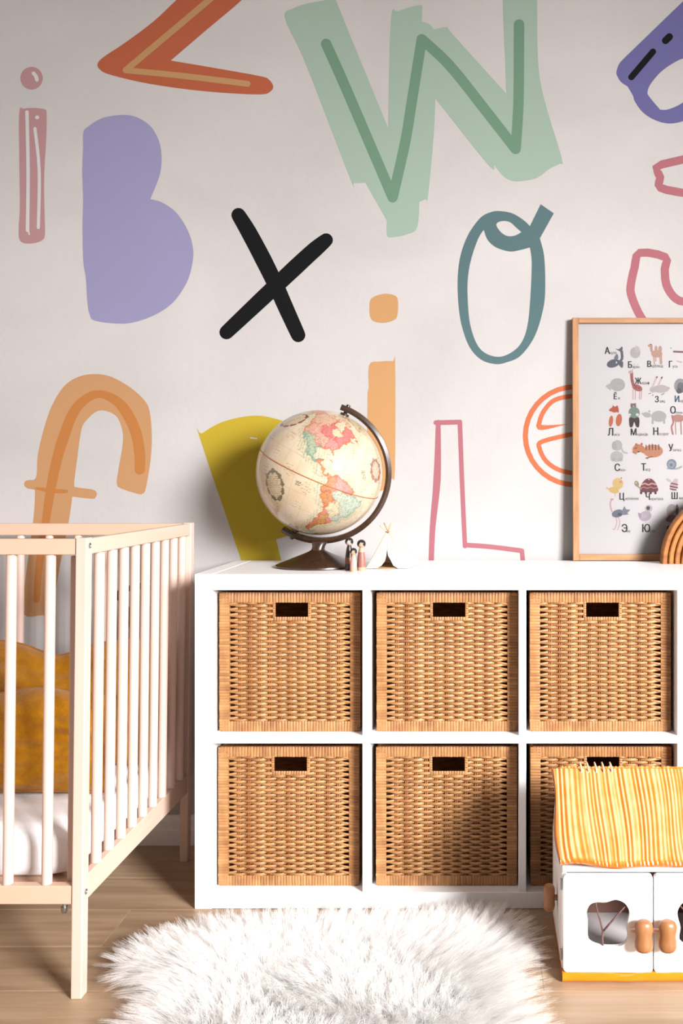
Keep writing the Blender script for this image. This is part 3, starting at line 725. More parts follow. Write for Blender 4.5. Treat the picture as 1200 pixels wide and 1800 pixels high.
def canvas(name, polys, mat=m_canvas, th=.0008):
    bm = bmesh.new()
    for pl in polys:
        vs = [bm.verts.new(p-toff) for p in pl]; bm.faces.new(vs)
    bmesh.ops.triangulate(bm, faces=bm.faces); bmesh.ops.recalc_face_normals(bm, faces=bm.faces)
    ret = bmesh.ops.solidify(bm, geom=bm.faces[:], thickness=th)
    return finish(name, bm, mat, tent)
ctr = sum(TB, Vector())/4
def outp(p, k=.003):
    d = Vector((p.x-ctr.x, p.y-ctr.y, 0)); return p+d.normalized()*k if d.length > 1e-6 else p
tb = [outp(p) for p in TB]; tops = [TA+(p-TA)*.05 for p in tb]
def facepts(i): return [tops[i], tb[i], tb[(i+1) % 4], tops[(i+1) % 4]]
canvas('canvas_panel', [facepts(1)]); canvas('canvas_panel', [facepts(2)]); canvas('canvas_panel', [facepts(3)])
def on(s, t): # point on the front face: s across the base, t from base (0) to apex (1)
    return (tb[0]*(1-s)+tb[1]*s)*(1-t)+TA*t
def bow(p, k): return p+Vector((0, -k, 0))
Lf = [on(0, 0), bow(on(.12, 0), .003), bow(on(.26, .01), .005), bow(on(.36, .08), .006), bow(on(.44, .2), .005), bow(on(.47, .34), .003), on(.48, .5), on(.5, .95), on(0, .95)]
canvas('door_flap', [Lf])
Rf = [on(1, 0), on(1, .95), on(.5, .95), on(.49, .5), bow(on(.53, .34), .003), bow(on(.62, .2), .005), bow(on(.66, .08), .005), bow(on(.76, .0), .004)]
canvas('door_flap', [Rf])
bm = bmesh.new(); add_solid(bm, [[(p.x-toff.x, p.y-toff.y) for p in TB]], .0015, lambda x, y, d: (x, y, .0005+d)); finish('floor_mat', bm, m_matt, tent)
bm = bmesh.new(); add_tube(bm, [TA-toff+Vector((.0045*math.cos(a), .0045*math.sin(a), -.001)) for a in (2*PI*i/12 for i in range(12))], .0012, 6, closed=True, up=(0, 0, 1)); finish('string_tie', bm, M('grey_string', (120, 110, 100), .9), tent, True)

# ================================================================== FRAMED ALPHABET POSTER
FD = 2.457
m_oakf = M('oak_frame', (168, 124, 82), .5, var=.9, scale=(60, 60, 9), detail=5, col2=(136, 92, 54), bump=.0002)
m_oakh = M('oak_frame_cross', (168, 124, 82), .5, var=.9, scale=(9, 60, 60), detail=5, col2=(136, 92, 54), bump=.0002)
FX, FW, FHt, FB = (1006.3-CX)/F*FD, .470, .6576, .017
poster = empty('framed_poster', (FX, 2.447, ZT+.0012), 'oak framed alphabet poster of animals leaning on the wall', 'picture', rot=(-.0325, 0, 0))
box('frame_rail', 0, FB, 0, .018, 0, FHt, m_oakf, poster, .001); box('frame_rail', FW-FB, FW, 0, .018, 0, FHt, m_oakf, poster, .001)
box('frame_rail', FB, FW-FB, .0003, .018, FHt-FB*.85, FHt-.0003, m_oakh, poster, .001); box('frame_rail', FB, FW-FB, .0003, .018, .0003, FB, m_oakh, poster, .001)
m_paper = M('poster_paper', (184, 179, 180), .75)
sheet = box('print_sheet', FB-.003, FW-FB+.003, .009, .011, FB-.003, FHt-FB*.85+.003, m_paper, poster, 0)
m_glass = bpy.data.materials.new('picture_glass'); m_glass.use_nodes = True; nt = m_glass.node_tree; nt.nodes.clear()
out = nt.nodes.new('ShaderNodeOutputMaterial'); mixs = nt.nodes.new('ShaderNodeMixShader'); tr = nt.nodes.new('ShaderNodeBsdfTransparent'); gl = nt.nodes.new('ShaderNodeBsdfGlossy'); fr = nt.nodes.new('ShaderNodeFresnel')
fr.inputs[0].default_value = 1.5; gl.inputs['Roughness'].default_value = .02
nt.links.new(fr.outputs[0], mixs.inputs[0]); nt.links.new(tr.outputs[0], mixs.inputs[1]); nt.links.new(gl.outputs[0], mixs.inputs[2]); nt.links.new(mixs.outputs[0], out.inputs[0])
box('glass_pane', FB-.002, FW-FB+.002, .0055, .0070, FB-.002, FHt-FB*.85+.002, m_glass, poster, 0)
def pfn(layer):
    return lambda x, y, d: ((x-CX)/F*FD-FX, .009-.00002*layer-.00003+d, H-(y-CY)/F*FD-ZT-.0012)
INK = {}
def ink(c):
    k = .76 if not (195 < min(c) < 234) else .69
    c = tuple(int(v*k) for v in c)
    if c not in INK: INK[c] = M('ink_%d_%d_%d' % c, c, .8, var=.6, scale=(220, 220, 220), detail=3, col2=tuple(min(255, int(v*.86+30)) for v in c))
    return INK[c]
def q8(x, y): return (1050+x/5, 590+y/5)
def animal(label, shapes):
    bm = bmesh.new(); mats = []
    for k, s in enumerate(shapes):
        c = s[-1]
        if c not in mats: mats.append(c)
        mi = mats.index(c)
        if s[0] == 'e': add_solid(bm, [[q8(*p) for p in ellipse(s[1], s[2], s[3], s[4], s[5] if len(s) > 6 else 0, 16)]], .00002, pfn(k), mi)
        elif s[0] == 'p': add_solid(bm, [smooth_loop([q8(*p) for p in s[1]], 3)], .00002, pfn(k), mi)
        elif s[0] == 's': add_stroke(bm, [q8(*p) for p in s[1]], s[2]/5, .00002, pfn(k), 3, mi=mi)
    finish('printed_animal', bm, [ink(c) for c in mats], sheet)['label'] = label
GREY = (96, 97, 110); PALE = (218, 208, 206); LG = (206, 203, 205); TANC = (206, 164, 142); RED = (176, 96, 98); PINK = (214, 176, 172); ORG = (208, 108, 72); DK = (58, 42, 44); WH = (240, 236, 234); SLA = (118, 122, 138); MAR = (118, 58, 62)
animal('printed grey whale', [('s', [(185, 235), (222, 195), (220, 130)], 24, GREY), ('e', 145, 235, 60, 36, -18, GREY), ('p', [(165, 105), (195, 108), (224, 84), (228, 112), (214, 132), (195, 124)], GREY), ('p', [(193, 240), (230, 218), (230, 268), (214, 272)], GREY), ('p', [(150, 190), (180, 150), (190, 195)], SLA), ('e', 172, 226, 8, 9, WH), ('e', 168, 222, 3, 4, DK)])
animal('printed pale sheep', [('e', 340, 140, 46, 50, PALE), ('e', 358, 110, 22, 28, (232, 222, 220)), ('s', [(345, 80), (358, 95)], 4, PINK), ('s', [(350, 125), (366, 120)], 4, PINK), ('e', 330, 243, 5, 4, LG), ('e', 362, 243, 5, 4, LG)])
animal('printed tan camel', [('e', 530, 150, 50, 34, TANC), ('e', 524, 105, 13, 28, TANC), ('e', 560, 108, 17, 30, TANC), ('s', [(482, 78), (484, 120), (505, 150)], 24, TANC), ('e', 472, 78, 22, 13, TANC), ('s', [(502, 165), (509, 240)], 11, TANC), ('s', [(520, 170), (522, 215)], 9, TANC), ('s', [(558, 165), (562, 238)], 11, TANC), ('s', [(570, 150), (573, 238)], 10, TANC), ('e', 478, 66, 10, 5, (150, 100, 84))])
animal('printed white goose with a dark red scarf', [('e', 725, 170, 50, 55, WH), ('e', 668, 100, 16, 10, WH), ('s', [(682, 130), (760, 134)], 17, (142, 92, 98)), ('s', [(710, 215), (750, 225)], 10, PINK), ('e', 655, 100, 5, 4, DK)])
animal('printed pale grey hedgehog', [('e', 182, 425, 68, 58, LG), ('p', [(78, 438), (112, 415), (130, 440), (122, 474), (100, 462)], PALE), ('e', 150, 400, 20, 12, (188, 186, 188)), ('e', 200, 440, 24, 14, (190, 188, 190)), ('e', 80, 438, 4, 4, PINK)])
animal('printed red brown giraffe', [('s', [(318, 470), (318, 553)], 9, PINK), ('s', [(338, 480), (338, 553)], 9, PINK), ('s', [(378, 475), (374, 552)], 9, PINK), ('s', [(396, 460), (388, 552)], 9, PINK), ('s', [(306, 315), (310, 380), (322, 430)], 27, RED), ('e', 356, 452, 48, 28, 22, RED), ('e', 298, 312, 20, 14, PINK), ('e', 312, 296, 6, 9, PINK), ('e', 345, 445, 9, 7, (140, 60, 66)), ('e', 372, 455, 8, 7, (140, 60, 66)), ('e', 313, 390, 6, 7, (140, 60, 66)), ('e', 330, 425, 7, 8, (140, 60, 66))])
animal('printed pale hare', [('e', 565, 462, 72, 36, PALE), ('e', 495, 468, 30, 28, PALE), ('s', [(488, 445), (528, 358)], 17, (222, 200, 192)), ('s', [(540, 432), (574, 360)], 16, (222, 200, 192)), ('s', [(526, 362), (533, 354)], 9, DK), ('s', [(569, 368), (577, 357)], 9, DK), ('e', 632, 455, 12, 11, PINK), ('s', [(456, 505), (474, 500)], 5, DK), ('s', [(488, 522), (494, 512)], 5, DK), ('s', [(568, 514), (594, 502)], 5, DK)])
animal('printed grey turkey', [('e', 735, 435, 54, 66, (158, 156, 160)), ('e', 740, 450, 32, 48, (116, 114, 122)), ('e', 725, 480, 24, 24, (88, 88, 96))])
animal('printed orange fox', [('e', 150, 735, 46, 62, WH), ('e', 122, 748, 19, 50, 8, ORG), ('e', 192, 738, 27, 56, 8, ORG), ('p', [(104, 652), (136, 622), (138, 604), (158, 620), (182, 610), (192, 668), (152, 674)], (194, 84, 56)), ('p', [(115, 660), (150, 672), (182, 668), (150, 700)], WH)])
animal('printed bear in a green jumper', [('e', 320, 612, 26, 22, (128, 108, 102)), ('e', 302, 596, 7, 7, (128, 108, 102)), ('e', 338, 594, 7, 7, (128, 108, 102)), ('e', 327, 672, 50, 52, (124, 144, 130)), ('p', [(284, 716), (328, 722), (370, 716), (370, 796), (344, 797), (328, 755), (312, 797), (287, 796)], DK), ('e', 288, 690, 12, 10, WH), ('e', 355, 690, 14, 12, WH), ('e', 322, 616, 10, 8, (190, 160, 150))])
animal('printed pale grey rhino', [('e', 545, 705, 68, 50, LG), ('e', 440, 692, 38, 24, 12, LG), ('p', [(398, 690), (394, 672), (412, 680)], (188, 186, 188)), ('s', [(490, 740), (490, 765)], 20, LG), ('s', [(590, 735), (592, 762)], 20, LG), ('e', 462, 660, 10, 10, LG)])
animal('printed reddish deer', [('e', 715, 722, 58, 34, (196, 140, 128)), ('s', [(662, 700), (672, 760), (656, 800), (668, 862)], 15, (186, 118, 108)), ('s', [(690, 750), (694, 862)], 10, (196, 150, 140)), ('s', [(738, 740), (742, 862)], 11, (186, 128, 118))])
animal('printed pale elephant', [('e', 172, 1060, 58, 48, (220, 216, 215)), ('e', 178, 962, 44, 48, (216, 213, 212)), ('e', 150, 965, 22, 38, (204, 201, 201)), ('s', [(212, 985), (232, 1022), (262, 1030)], 15, (214, 211, 210)), ('e', 140, 1085, 20, 18, (206, 203, 203)), ('e', 205, 1088, 20, 16, (206, 203, 203))])
animal('printed orange tiger with dark stripes', [('e', 492, 1012, 88, 58, (212, 142, 104)), ('e', 365, 1000, 56, 48, (210, 132, 92)), ('e', 345, 955, 12, 12, (196, 110, 74)), ('e', 392, 950, 11, 11, (196, 110, 74)), ('e', 375, 1045, 32, 24, WH)]+[('s', [(430+28*i, 958-4*(i % 3)), (424+28*i+8, 1000)], 7, DK) for i in range(5)]+[('s', [(330, 990), (348, 984)], 6, DK), ('e', 365, 1018, 9, 6, DK), ('s', [(430, 1075), (486, 1060)], 11, (172, 96, 66)), ('s', [(440, 1068), (446, 1082)], 4, DK), ('s', [(312, 1020), (325, 1030)], 5, DK)])
animal('printed grey blue snail', [('s', [(620, 1165), (700, 1168), (740, 1150)], 16, (168, 182, 186)), ('e', 655, 1128, 44, 46, (138, 146, 162)), ('e', 652, 1132, 28, 30, (168, 174, 188)), ('e', 652, 1134, 15, 16, (120, 128, 146))])
animal('printed yellow chick', [('e', 180, 1300, 48, 52, (236, 200, 128)), ('e', 145, 1358, 46, 28, 14, (234, 194, 118)), ('s', [(82, 1336), (120, 1362)], 13, (234, 194, 118)), ('e', 205, 1284, 12, 12, (232, 156, 126)), ('e', 212, 1250, 6, 5, (90, 80, 70)), ('s', [(154, 1385), (158, 1410)], 4, (220, 170, 100))])
animal('printed maroon turtle with pink bands', [('p', [(378, 1368), (384, 1315), (415, 1270), (455, 1252), (495, 1270), (524, 1315), (532, 1366), (455, 1376)], MAR), ('s', [(392, 1308), (420, 1298), (450, 1310), (480, 1298), (516, 1308)], 13, (222, 166, 160)), ('s', [(384, 1338), (410, 1330), (440, 1340), (470, 1330), (500, 1340), (526, 1332)], 8, (206, 140, 138)), ('e', 346, 1300, 20, 27, -20, (172, 150, 118)), ('s', [(350, 1318), (384, 1348)], 13, (172, 150, 118))]+[('e', 385+42*i, 1380, 11, 14, (86, 44, 50)) for i in range(4)]+[('e', 455, 1262, 10, 7, (222, 166, 160)), ('e', 340, 1292, 5, 6, WH)])
animal('printed pink striped bee', [('e', 672, 1322, 36, 44, 15, (216, 176, 178)), ('e', 690, 1275, 22, 20, (222, 194, 190)), ('s', [(642, 1322), (706, 1336)], 9, DK), ('s', [(650, 1296), (708, 1308)], 8, DK), ('s', [(640, 1346), (694, 1356)], 8, DK), ('e', 628, 1270, 26, 12, 30, (226, 226, 228))])
animal('printed slate ostrich', [('s', [(178, 1590), (196, 1640), (176, 1705)], 9, (226, 178, 186)), ('s', [(160, 1590), (170, 1640), (150, 1700), (136, 1700)], 9, (226, 178, 186)), ('s', [(124, 1440), (112, 1480), (126, 1545)], 13, (222, 176, 182)), ('e', 128, 1438, 16, 10, (222, 176, 182)), ('e', 178, 1562, 54, 34, -15, SLA), ('p', [(215, 1545), (238, 1498), (252, 1525), (288, 1530), (262, 1560), (280, 1568), (225, 1575)], (132, 138, 154)), ('e', 195, 1570, 20, 14, (84, 88, 104))])
animal('printed mauve bird', [('e', 420, 1585, 56, 44, -20, (192, 178, 190)), ('e', 450, 1518, 34, 32, (202, 190, 198)), ('e', 446, 1515, 16, 18, (70, 66, 76)), ('e', 410, 1580, 26, 24, (224, 206, 212)), ('p', [(358, 1555), (385, 1570), (378, 1600), (362, 1590)], (172, 158, 172)), ('s', [(418, 1618), (424, 1645)], 4, PINK)])
animal('printed grey brown owl', [('e', 655, 1540, 48, 62, (190, 184, 192)), ('e', 700, 1530, 14, 50, (120, 108, 116)), ('p', [(600, 1625), (630, 1580), (690, 1585), (690, 1635), (640, 1640)], (146, 116, 116)), ('e', 660, 1525, 14, 14, (222, 204, 170)), ('p', [(610, 1570), (640, 1545), (660, 1552), (640, 1572)], (214, 188, 194))])
# lettering: heavy capitals with small words after them
FONT_M = {}
def lettering(txt, px, base, size, col, bold):
    cu = bpy.data.curves.new('txt', 'FONT'); cu.body = txt; cu.size = 1; cu.resolution_u = 3; cu.fill_mode = 'NONE'
    ob = bpy.data.objects.new('txt', cu); COL.objects.link(ob)
    me = bpy.data.meshes.new_from_object(ob); bpy.data.objects.remove(ob); bpy.data.curves.remove(cu)
    if not len(me.vertices): return
    nb = {}
    for e in me.edges:
        a, b = e.vertices; nb.setdefault(a, []).append(b); nb.setdefault(b, []).append(a)
    loops = []; seen = set()                       # outlines of the glyphs, in their own winding order
    for v in range(len(me.vertices)):
        if v in seen: continue
        lp = [v]; seen.add(v); nxt = [n for n in nb[v] if n == v+1] or nb[v]; cur = nxt[0]
        while cur not in seen:
            lp.append(cur); seen.add(cur); c2 = [n for n in nb[cur] if n not in seen]
            if not c2: break
            cur = c2[0]
        if len(lp) > 2: loops.append([(me.vertices[q].co.x, me.vertices[q].co.y) for q in lp])
    bpy.data.meshes.remove(me)
    def inside(p, lp):
        r = False
        for (x1, y1), (x2, y2) in zip(lp, lp[1:]+lp[:1]):
            if (y1 > p[1]) != (y2 > p[1]) and p[0] < (x2-x1)*(p[1]-y1)/(y2-y1)+x1: r = not r
        return r
    sg = math.copysign(1, area2(max(loops, key=lambda l: abs(area2(l)))))
    solids = [[l] for l in loops if area2(l)*sg > 0]
    for l in loops:
        if area2(l)*sg > 0: continue
        c = [g_ for g_ in solids if inside(l[0], g_[0])]
        if c: min(c, key=lambda g_: abs(area2(g_[0]))).append(l)
    fn = pfn(20); s = size/.729; w = .80; bm = bmesh.new()
    for k, (dx, dy) in enumerate(((-.45, 0), (-.15, .12), (.15, -.12), (.45, .05)) if bold else ((0, 0),)):   # overlaid copies thicken the stroke
        for g_ in solids: add_solid(bm, [[(px+x*s*w+dx, base-y*s+dy) for x, y in l] for l in g_], .00001, pfn(20+k))
    finish('printed_letter' if bold else 'printed_word', bm, ink(col), sheet)
BK = (30, 28, 32)
for L_, w_, px, base, cap, wx in (('А', 'кула', 1064, 620, 12, 1072.5), ('Б', 'аран', 1104.4, 645, 11.6, 1112.5), ('В', 'ерблюд', 1138.4, 643.4, 11, 1145.5), ('Г', 'усь', 1176.6, 644, 11.4, 1183.5), ('Ё', 'ж', 1079, 700.6, 10, 1086.5), ('Ж', 'ираф', 1117, 673.6, 11, 1129),
        ('З', 'аяц', 1152, 706, 11, 1160.5), ('И', 'ндюк', 1186.6, 705.6, 11.6, 1196), ('Л', 'иса', 1068.4, 765, 13.5, 1080), ('М', 'едведь', 1108.4, 764.4, 12, 1120), ('Н', 'осорог', 1148, 764, 13.4, 1157.5), ('О', 'лень', 1178.6, 726, 13, 1188), ('С', 'лон', 1080, 827.6, 13, 1089.5),
        ('Т', 'игр', 1127, 827, 13, 1134.5), ('У', 'литка', 1175.6, 792.4, 12.4, 1182.5), ('Ц', 'ыплёнок', 1088, 878, 12, 1099), ('Ч', 'ерепаха', 1134.4, 878.4, 11.4, 1143), ('Ш', 'мель', 1179.6, 877, 12, 1193.5), ('Э', 'му', 1092, 935, 14, 1100.5), ('Ю', 'рок', 1127.6, 935, 14, 1141.5), ('Я', '', 1171.5, 937, 13, 0)):
    lettering(L_, px, base, cap, (52, 84, 92) if L_ == 'И' else BK, True)
    if w_: lettering(w_, wx, base+.5, 5.2, (66, 62, 66), False)

# ================================================================== WOODEN RAINBOW
m_rain = M('stained_rainbow_wood', (172, 108, 42), .5, var=.9, scale=(40, 12, 60), detail=5, col2=(128, 70, 22), obj_var=.08, bump=.0003)
RD = 2.383; RC = Vector((at(1290, 0, RD).x, RD, ZT)); R0 = .192
ORD = ['outermost and largest', 'second largest', 'third largest', 'fourth largest', 'fifth largest', 'smallest, innermost']
for k in range(6):
    ro = R0-.0163*k; ri = ro-.0135
    bm = bmesh.new(); rings = []; n = 40; hd = .019; b_ = .0028
    sec = [(ri, -hd+b_), (ri+b_, -hd), (ro-b_, -hd), (ro, -hd+b_), (ro, hd-b_), (ro-b_, hd), (ri+b_, hd), (ri, hd-b_)]
    for i in range(n+1):
        a = PI*i/n
        rings.append([bm.verts.new((-math.cos(a)*r, y, math.sin(a)*r+.0004)) for r, y in sec])
    for A, B in zip(rings, rings[1:]):
        for j in range(8): bm.faces.new((A[j], A[(j+1) % 8], B[(j+1) % 8], B[j]))
    bm.faces.new(rings[0]); bm.faces.new(rings[-1][::-1])
    o = finish('rainbow_arch', bm, m_rain, None, 35, tuple(RC))
    tag(o, ORD[k]+' arch of the brown wooden stacking rainbow', 'toy arch', 'nested arches of the wooden rainbow')

# ================================================================== TOY HOUSE
m_hw = M('white_house_paint', (246, 243, 241), .4); m_amb = M('amber_lacquer', (210, 122, 14), .18, var=.5, scale=(12, 60, 60), col2=(190, 102, 6), coat=.6)
m_hint = M('house_inside', (226, 220, 220), .8); m_hdark = M('house_attic_wood', (120, 84, 72), .7); m_knob = M('turned_knob_wood', (158, 108, 68), .38, var=.7, scale=(60, 60, 14), col2=(128, 80, 44)); m_rod = M('pink_dowel', (232, 192, 172), .5)
m_twig = M('twig_bark', (110, 78, 74), .8, var=.8, scale=(200, 200, 60), col2=(70, 46, 44)); m_twine = M('jute_twine', (216, 190, 150), .9)
HY, HX, HXW, HYB = 1.800, .1575, .3565, 2.055
def hx(px): return (px-CX)/F*HY
def hz(py): return H-(py-CY)/F*HY
house = empty('toy_house', (HX+HXW/2, HY+.12, 0), 'white toy house with amber roof and wooden knobs', 'toy house')
ho = Vector((HX+HXW/2, HY+.12, 0))
def hbox(name, x0, x1, y0, y1, z0, z1, mat, bev=.001, parent=None, seg=1):
    bm = bmesh.new(); add_box(bm, x0-ho.x, x1-ho.x, y0-ho.y, y1-ho.y, z0, z1, bev, seg); return finish(name, bm, mat, parent or house, 40)
zb = .019; ztop = hz(1535)
# wavy amber base
bm = bmesh.new(); nx = 40; rows = []
for i in range(nx+1):
    s = i/nx; x = HX+.001+s*(HXW+.0)
    wav = .0016*math.sin(s*14)+.001*math.sin(s*31)
    rows.append([bm.verts.new((x-ho.x, y-ho.y, zz)) for y, zz in ((HY-.004+wav*.6, .003), (HY-.006+wav*.6, .008), (HY-.0055+wav*.6, zb-.004+wav), (HY-.002, zb-.001+wav), (HY+.01, zb-.0005), (HYB, zb-.0005), (HYB, .001), (HY, .0005))])
for A, B in zip(rows, rows[1:]):
    for j in range(8): bm.faces.new((A[j], A[(j+1) % 8], B[(j+1) % 8], B[j]))
bm.faces.new(rows[0]); bm.faces.new(rows[-1][::-1]); finish('base', bm, m_amb, house, 50)
hbox('side_wall', HX+.0012, HX+.011, HY+.0125, HYB-.012, zb, ztop+.004, m_hw, .002); hbox('side_wall', HX+HXW-.011, HX+HXW-.0012, HY+.0125, HYB-.012, zb, ztop+.004, m_hw, .002)
hbox('back_wall', HX+.0012, HX+HXW-.0012, HYB-.0115, HYB-.001, zb, ztop+.004, m_hdark, .001)
hbox('inner_floor', HX+.0115, HX+HXW-.0115, HY+.0125, HYB-.012, zb-.0004, zb+.003, m_hint, .0005)
hbox('lintel', HX+.0012, HX+HXW-.0012, HY+.002, HY+.012, ztop+.001, ztop+.014, m_hw, .0015)
hbox('attic_floor', HX+.0115, HX+HXW-.0115, HY+.0125, HYB-.012, ztop-.018, ztop-.010, m_hdark, .0005)
def door(px0, px1, mirror, label):
    def loop(p): return [(px0+(q-990.0) if not mirror else px1-(q-990.0), r) for q, r in p]
    w = 157
    outer = []
    for cx, cy, a0 in ((990+7, 1538+7, PI), (990+w-7, 1538+7, 1.5*PI), (990+w-7, 1709-7, 0), (990+7, 1709-7, .5*PI)):
        outer += [(cx+7*math.cos(a0+PI/2*i/5), cy+7*math.sin(a0+PI/2*i/5)+(1.5*math.sin(cx*.05) if cy > 1650 else 0)) for i in range(6)]
    hole = smooth_loop([(1037, 1590), (1048, 1586), (1065, 1586), (1082, 1581.5), (1098, 1588), (1106, 1602), (1105, 1614), (1101, 1630), (1103, 1650), (1093, 1662), (1075, 1665), (1052, 1663), (1036, 1655), (1032.5, 1638), (1032.5, 1618), (1031, 1602)], 3)
    bm = bmesh.new(); add_solid(bm, [loop(outer), loop([tuple(p) for p in hole])], .0105, lambda x, y, d: (hx(x)-ho.x, HY+d-ho.y, hz(y)))
    es = [e for e in bm.edges if abs(e.verts[0].co.y-(HY-ho.y)) < 1e-6 and abs(e.verts[1].co.y-(HY-ho.y)) < 1e-6 and any(abs(f.normal.y) < .5 for f in e.link_faces)]
    d = finish('door', bm, m_hw, house); 
    bm = bmesh.new()
    def V(a, b, dd=.006): x, y = loop([(a, b)])[0]; return (hx(x)-ho.x, HY+dd-ho.y, hz(y))
    add_tube(bm, [V(1059.5, 1664.5), V(1059, 1652), V(1060, 1639)], .0022, 7); add_tube(bm, [V(1060, 1640), V(1055, 1620), V(1049, 1600), V(1047.5, 1589)], [.0019, .0018, .0017, .0014], 7)
    add_tube(bm, [V(1060, 1640), V(1074, 1624), V(1088, 1608), V(1101, 1594)], [.002, .0019, .0017, .0015], 7); finish('twig', bm, m_twig, d, True)
    kx, ky = loop([(1127.5, 1636)])[0]
    bm = bmesh.new(); hh = .0310
    prof = [(0, -hh), (.009, -hh), (.0145, -hh*.90), (.0178, -hh*.68), (.0175, -hh*.4), (.0155, 0), (.0175, hh*.4), (.0178, hh*.68), (.0145, hh*.90), (.009, hh), (0, hh)]
    add_lathe(bm, prof, 24); c = Vector((hx(kx)-ho.x, HY-.022-ho.y, hz(ky)))
    for v in bm.verts: v.co = Vector((v.co.x, v.co.y*.75, v.co.z))+c
    finish('knob', bm, m_knob, d, True)
    bm = bmesh.new(); add_tube(bm, [c+Vector((0, .010, 0)), c+Vector((0, .0225, 0))], .007, 12); finish('knob_stem', bm, m_knob, d, 40)
    return d
door(990, 1147, False, ''); door(1149.5, 1306.5, True, '')
bm = bmesh.new(); yk = HY-.007
add_tube(bm, [(hx(1106)-ho.x, yk-ho.y, hz(1632.5)), (hx(1192)-ho.x, yk-ho.y, hz(1632.5))], .0042, 12); 
for v in bm.verts: v.co.y -= .0
finish('latch_rod', bm, m_rod, house, 40)
# side knob and hinges on the left wall
bm = bmesh.new(); hh = .027
add_lathe(bm, [(0, -hh), (.009, -hh), (.0135, -hh*.88), (.016, -hh*.6), (.0145, 0), (.016, hh*.6), (.0135, hh*.88), (.009, hh), (0, hh)], 20)
c = Vector((HX-.0165-ho.x, HY+.12-ho.y, .112))
for v in bm.verts: v.co = Vector((v.co.x*.8, v.co.y, v.co.z))+c
finish('side_knob', bm, m_knob, house, True)
bm = bmesh.new(); add_tube(bm, [c, c+Vector((.018, 0, 0))], .006, 10); finish('knob_stem', bm, m_knob, house, 40)
for py in (1558, 1682):
    bm = bmesh.new(); add_tube(bm, [(HX-.0005-ho.x, HY+.010-ho.y, hz(py)-.011), (HX-.0005-ho.x, HY+.010-ho.y, hz(py)+.011)], .0026, 8); finish('hinge', bm, m_steel, house, 40)
# roof: two thick sagging slopes with combed ridges
m_roof = bpy.data.materials.new('combed_amber_glaze'); m_roof.use_nodes = True; nt = m_roof.node_tree; N = nt.nodes; L = nt.links; bs = N['Principled BSDF']
bs.inputs['Roughness'].default_value = .22; bs.inputs['Coat Weight'].default_value = .4; bs.inputs['Coat Roughness'].default_value = .1
va = N.new('ShaderNodeAttribute'); va.attribute_name = 'ridge'
tc = N.new('ShaderNodeTexCoord'); no = N.new('ShaderNodeTexNoise'); no.inputs['Scale'].default_value = 24; no.inputs['Detail'].default_value = 4
L.new(tc.outputs['Object'], no.inputs[0])
ma = N.new('ShaderNodeMath'); ma.operation = 'MULTIPLY_ADD'; ma.inputs[1].default_value = .55; L.new(no.outputs[0], ma.inputs[0]); L.new(va.outputs['Fac'], ma.inputs[2])
cr = N.new('ShaderNodeValToRGB'); cr.color_ramp.elements[0].position = .25; cr.color_ramp.elements[0].color = (*lin(182, 94, 18), 1)
cr.color_ramp.elements[1].position = 1.15 if False else 1.0; cr.color_ramp.elements[1].color = (*lin(216, 172, 122), 1)
e = cr.color_ramp.elements.new(.62); e.color = (*lin(196, 122, 52), 1)
L.new(ma.outputs[0], cr.inputs[0]); L.new(cr.outputs[0], bs.inputs['Base Color'])
RX0, RX1 = .1465, .5255; REY, REZ, RRY, RRZ = HY-.025, .238, 1.928, .3755
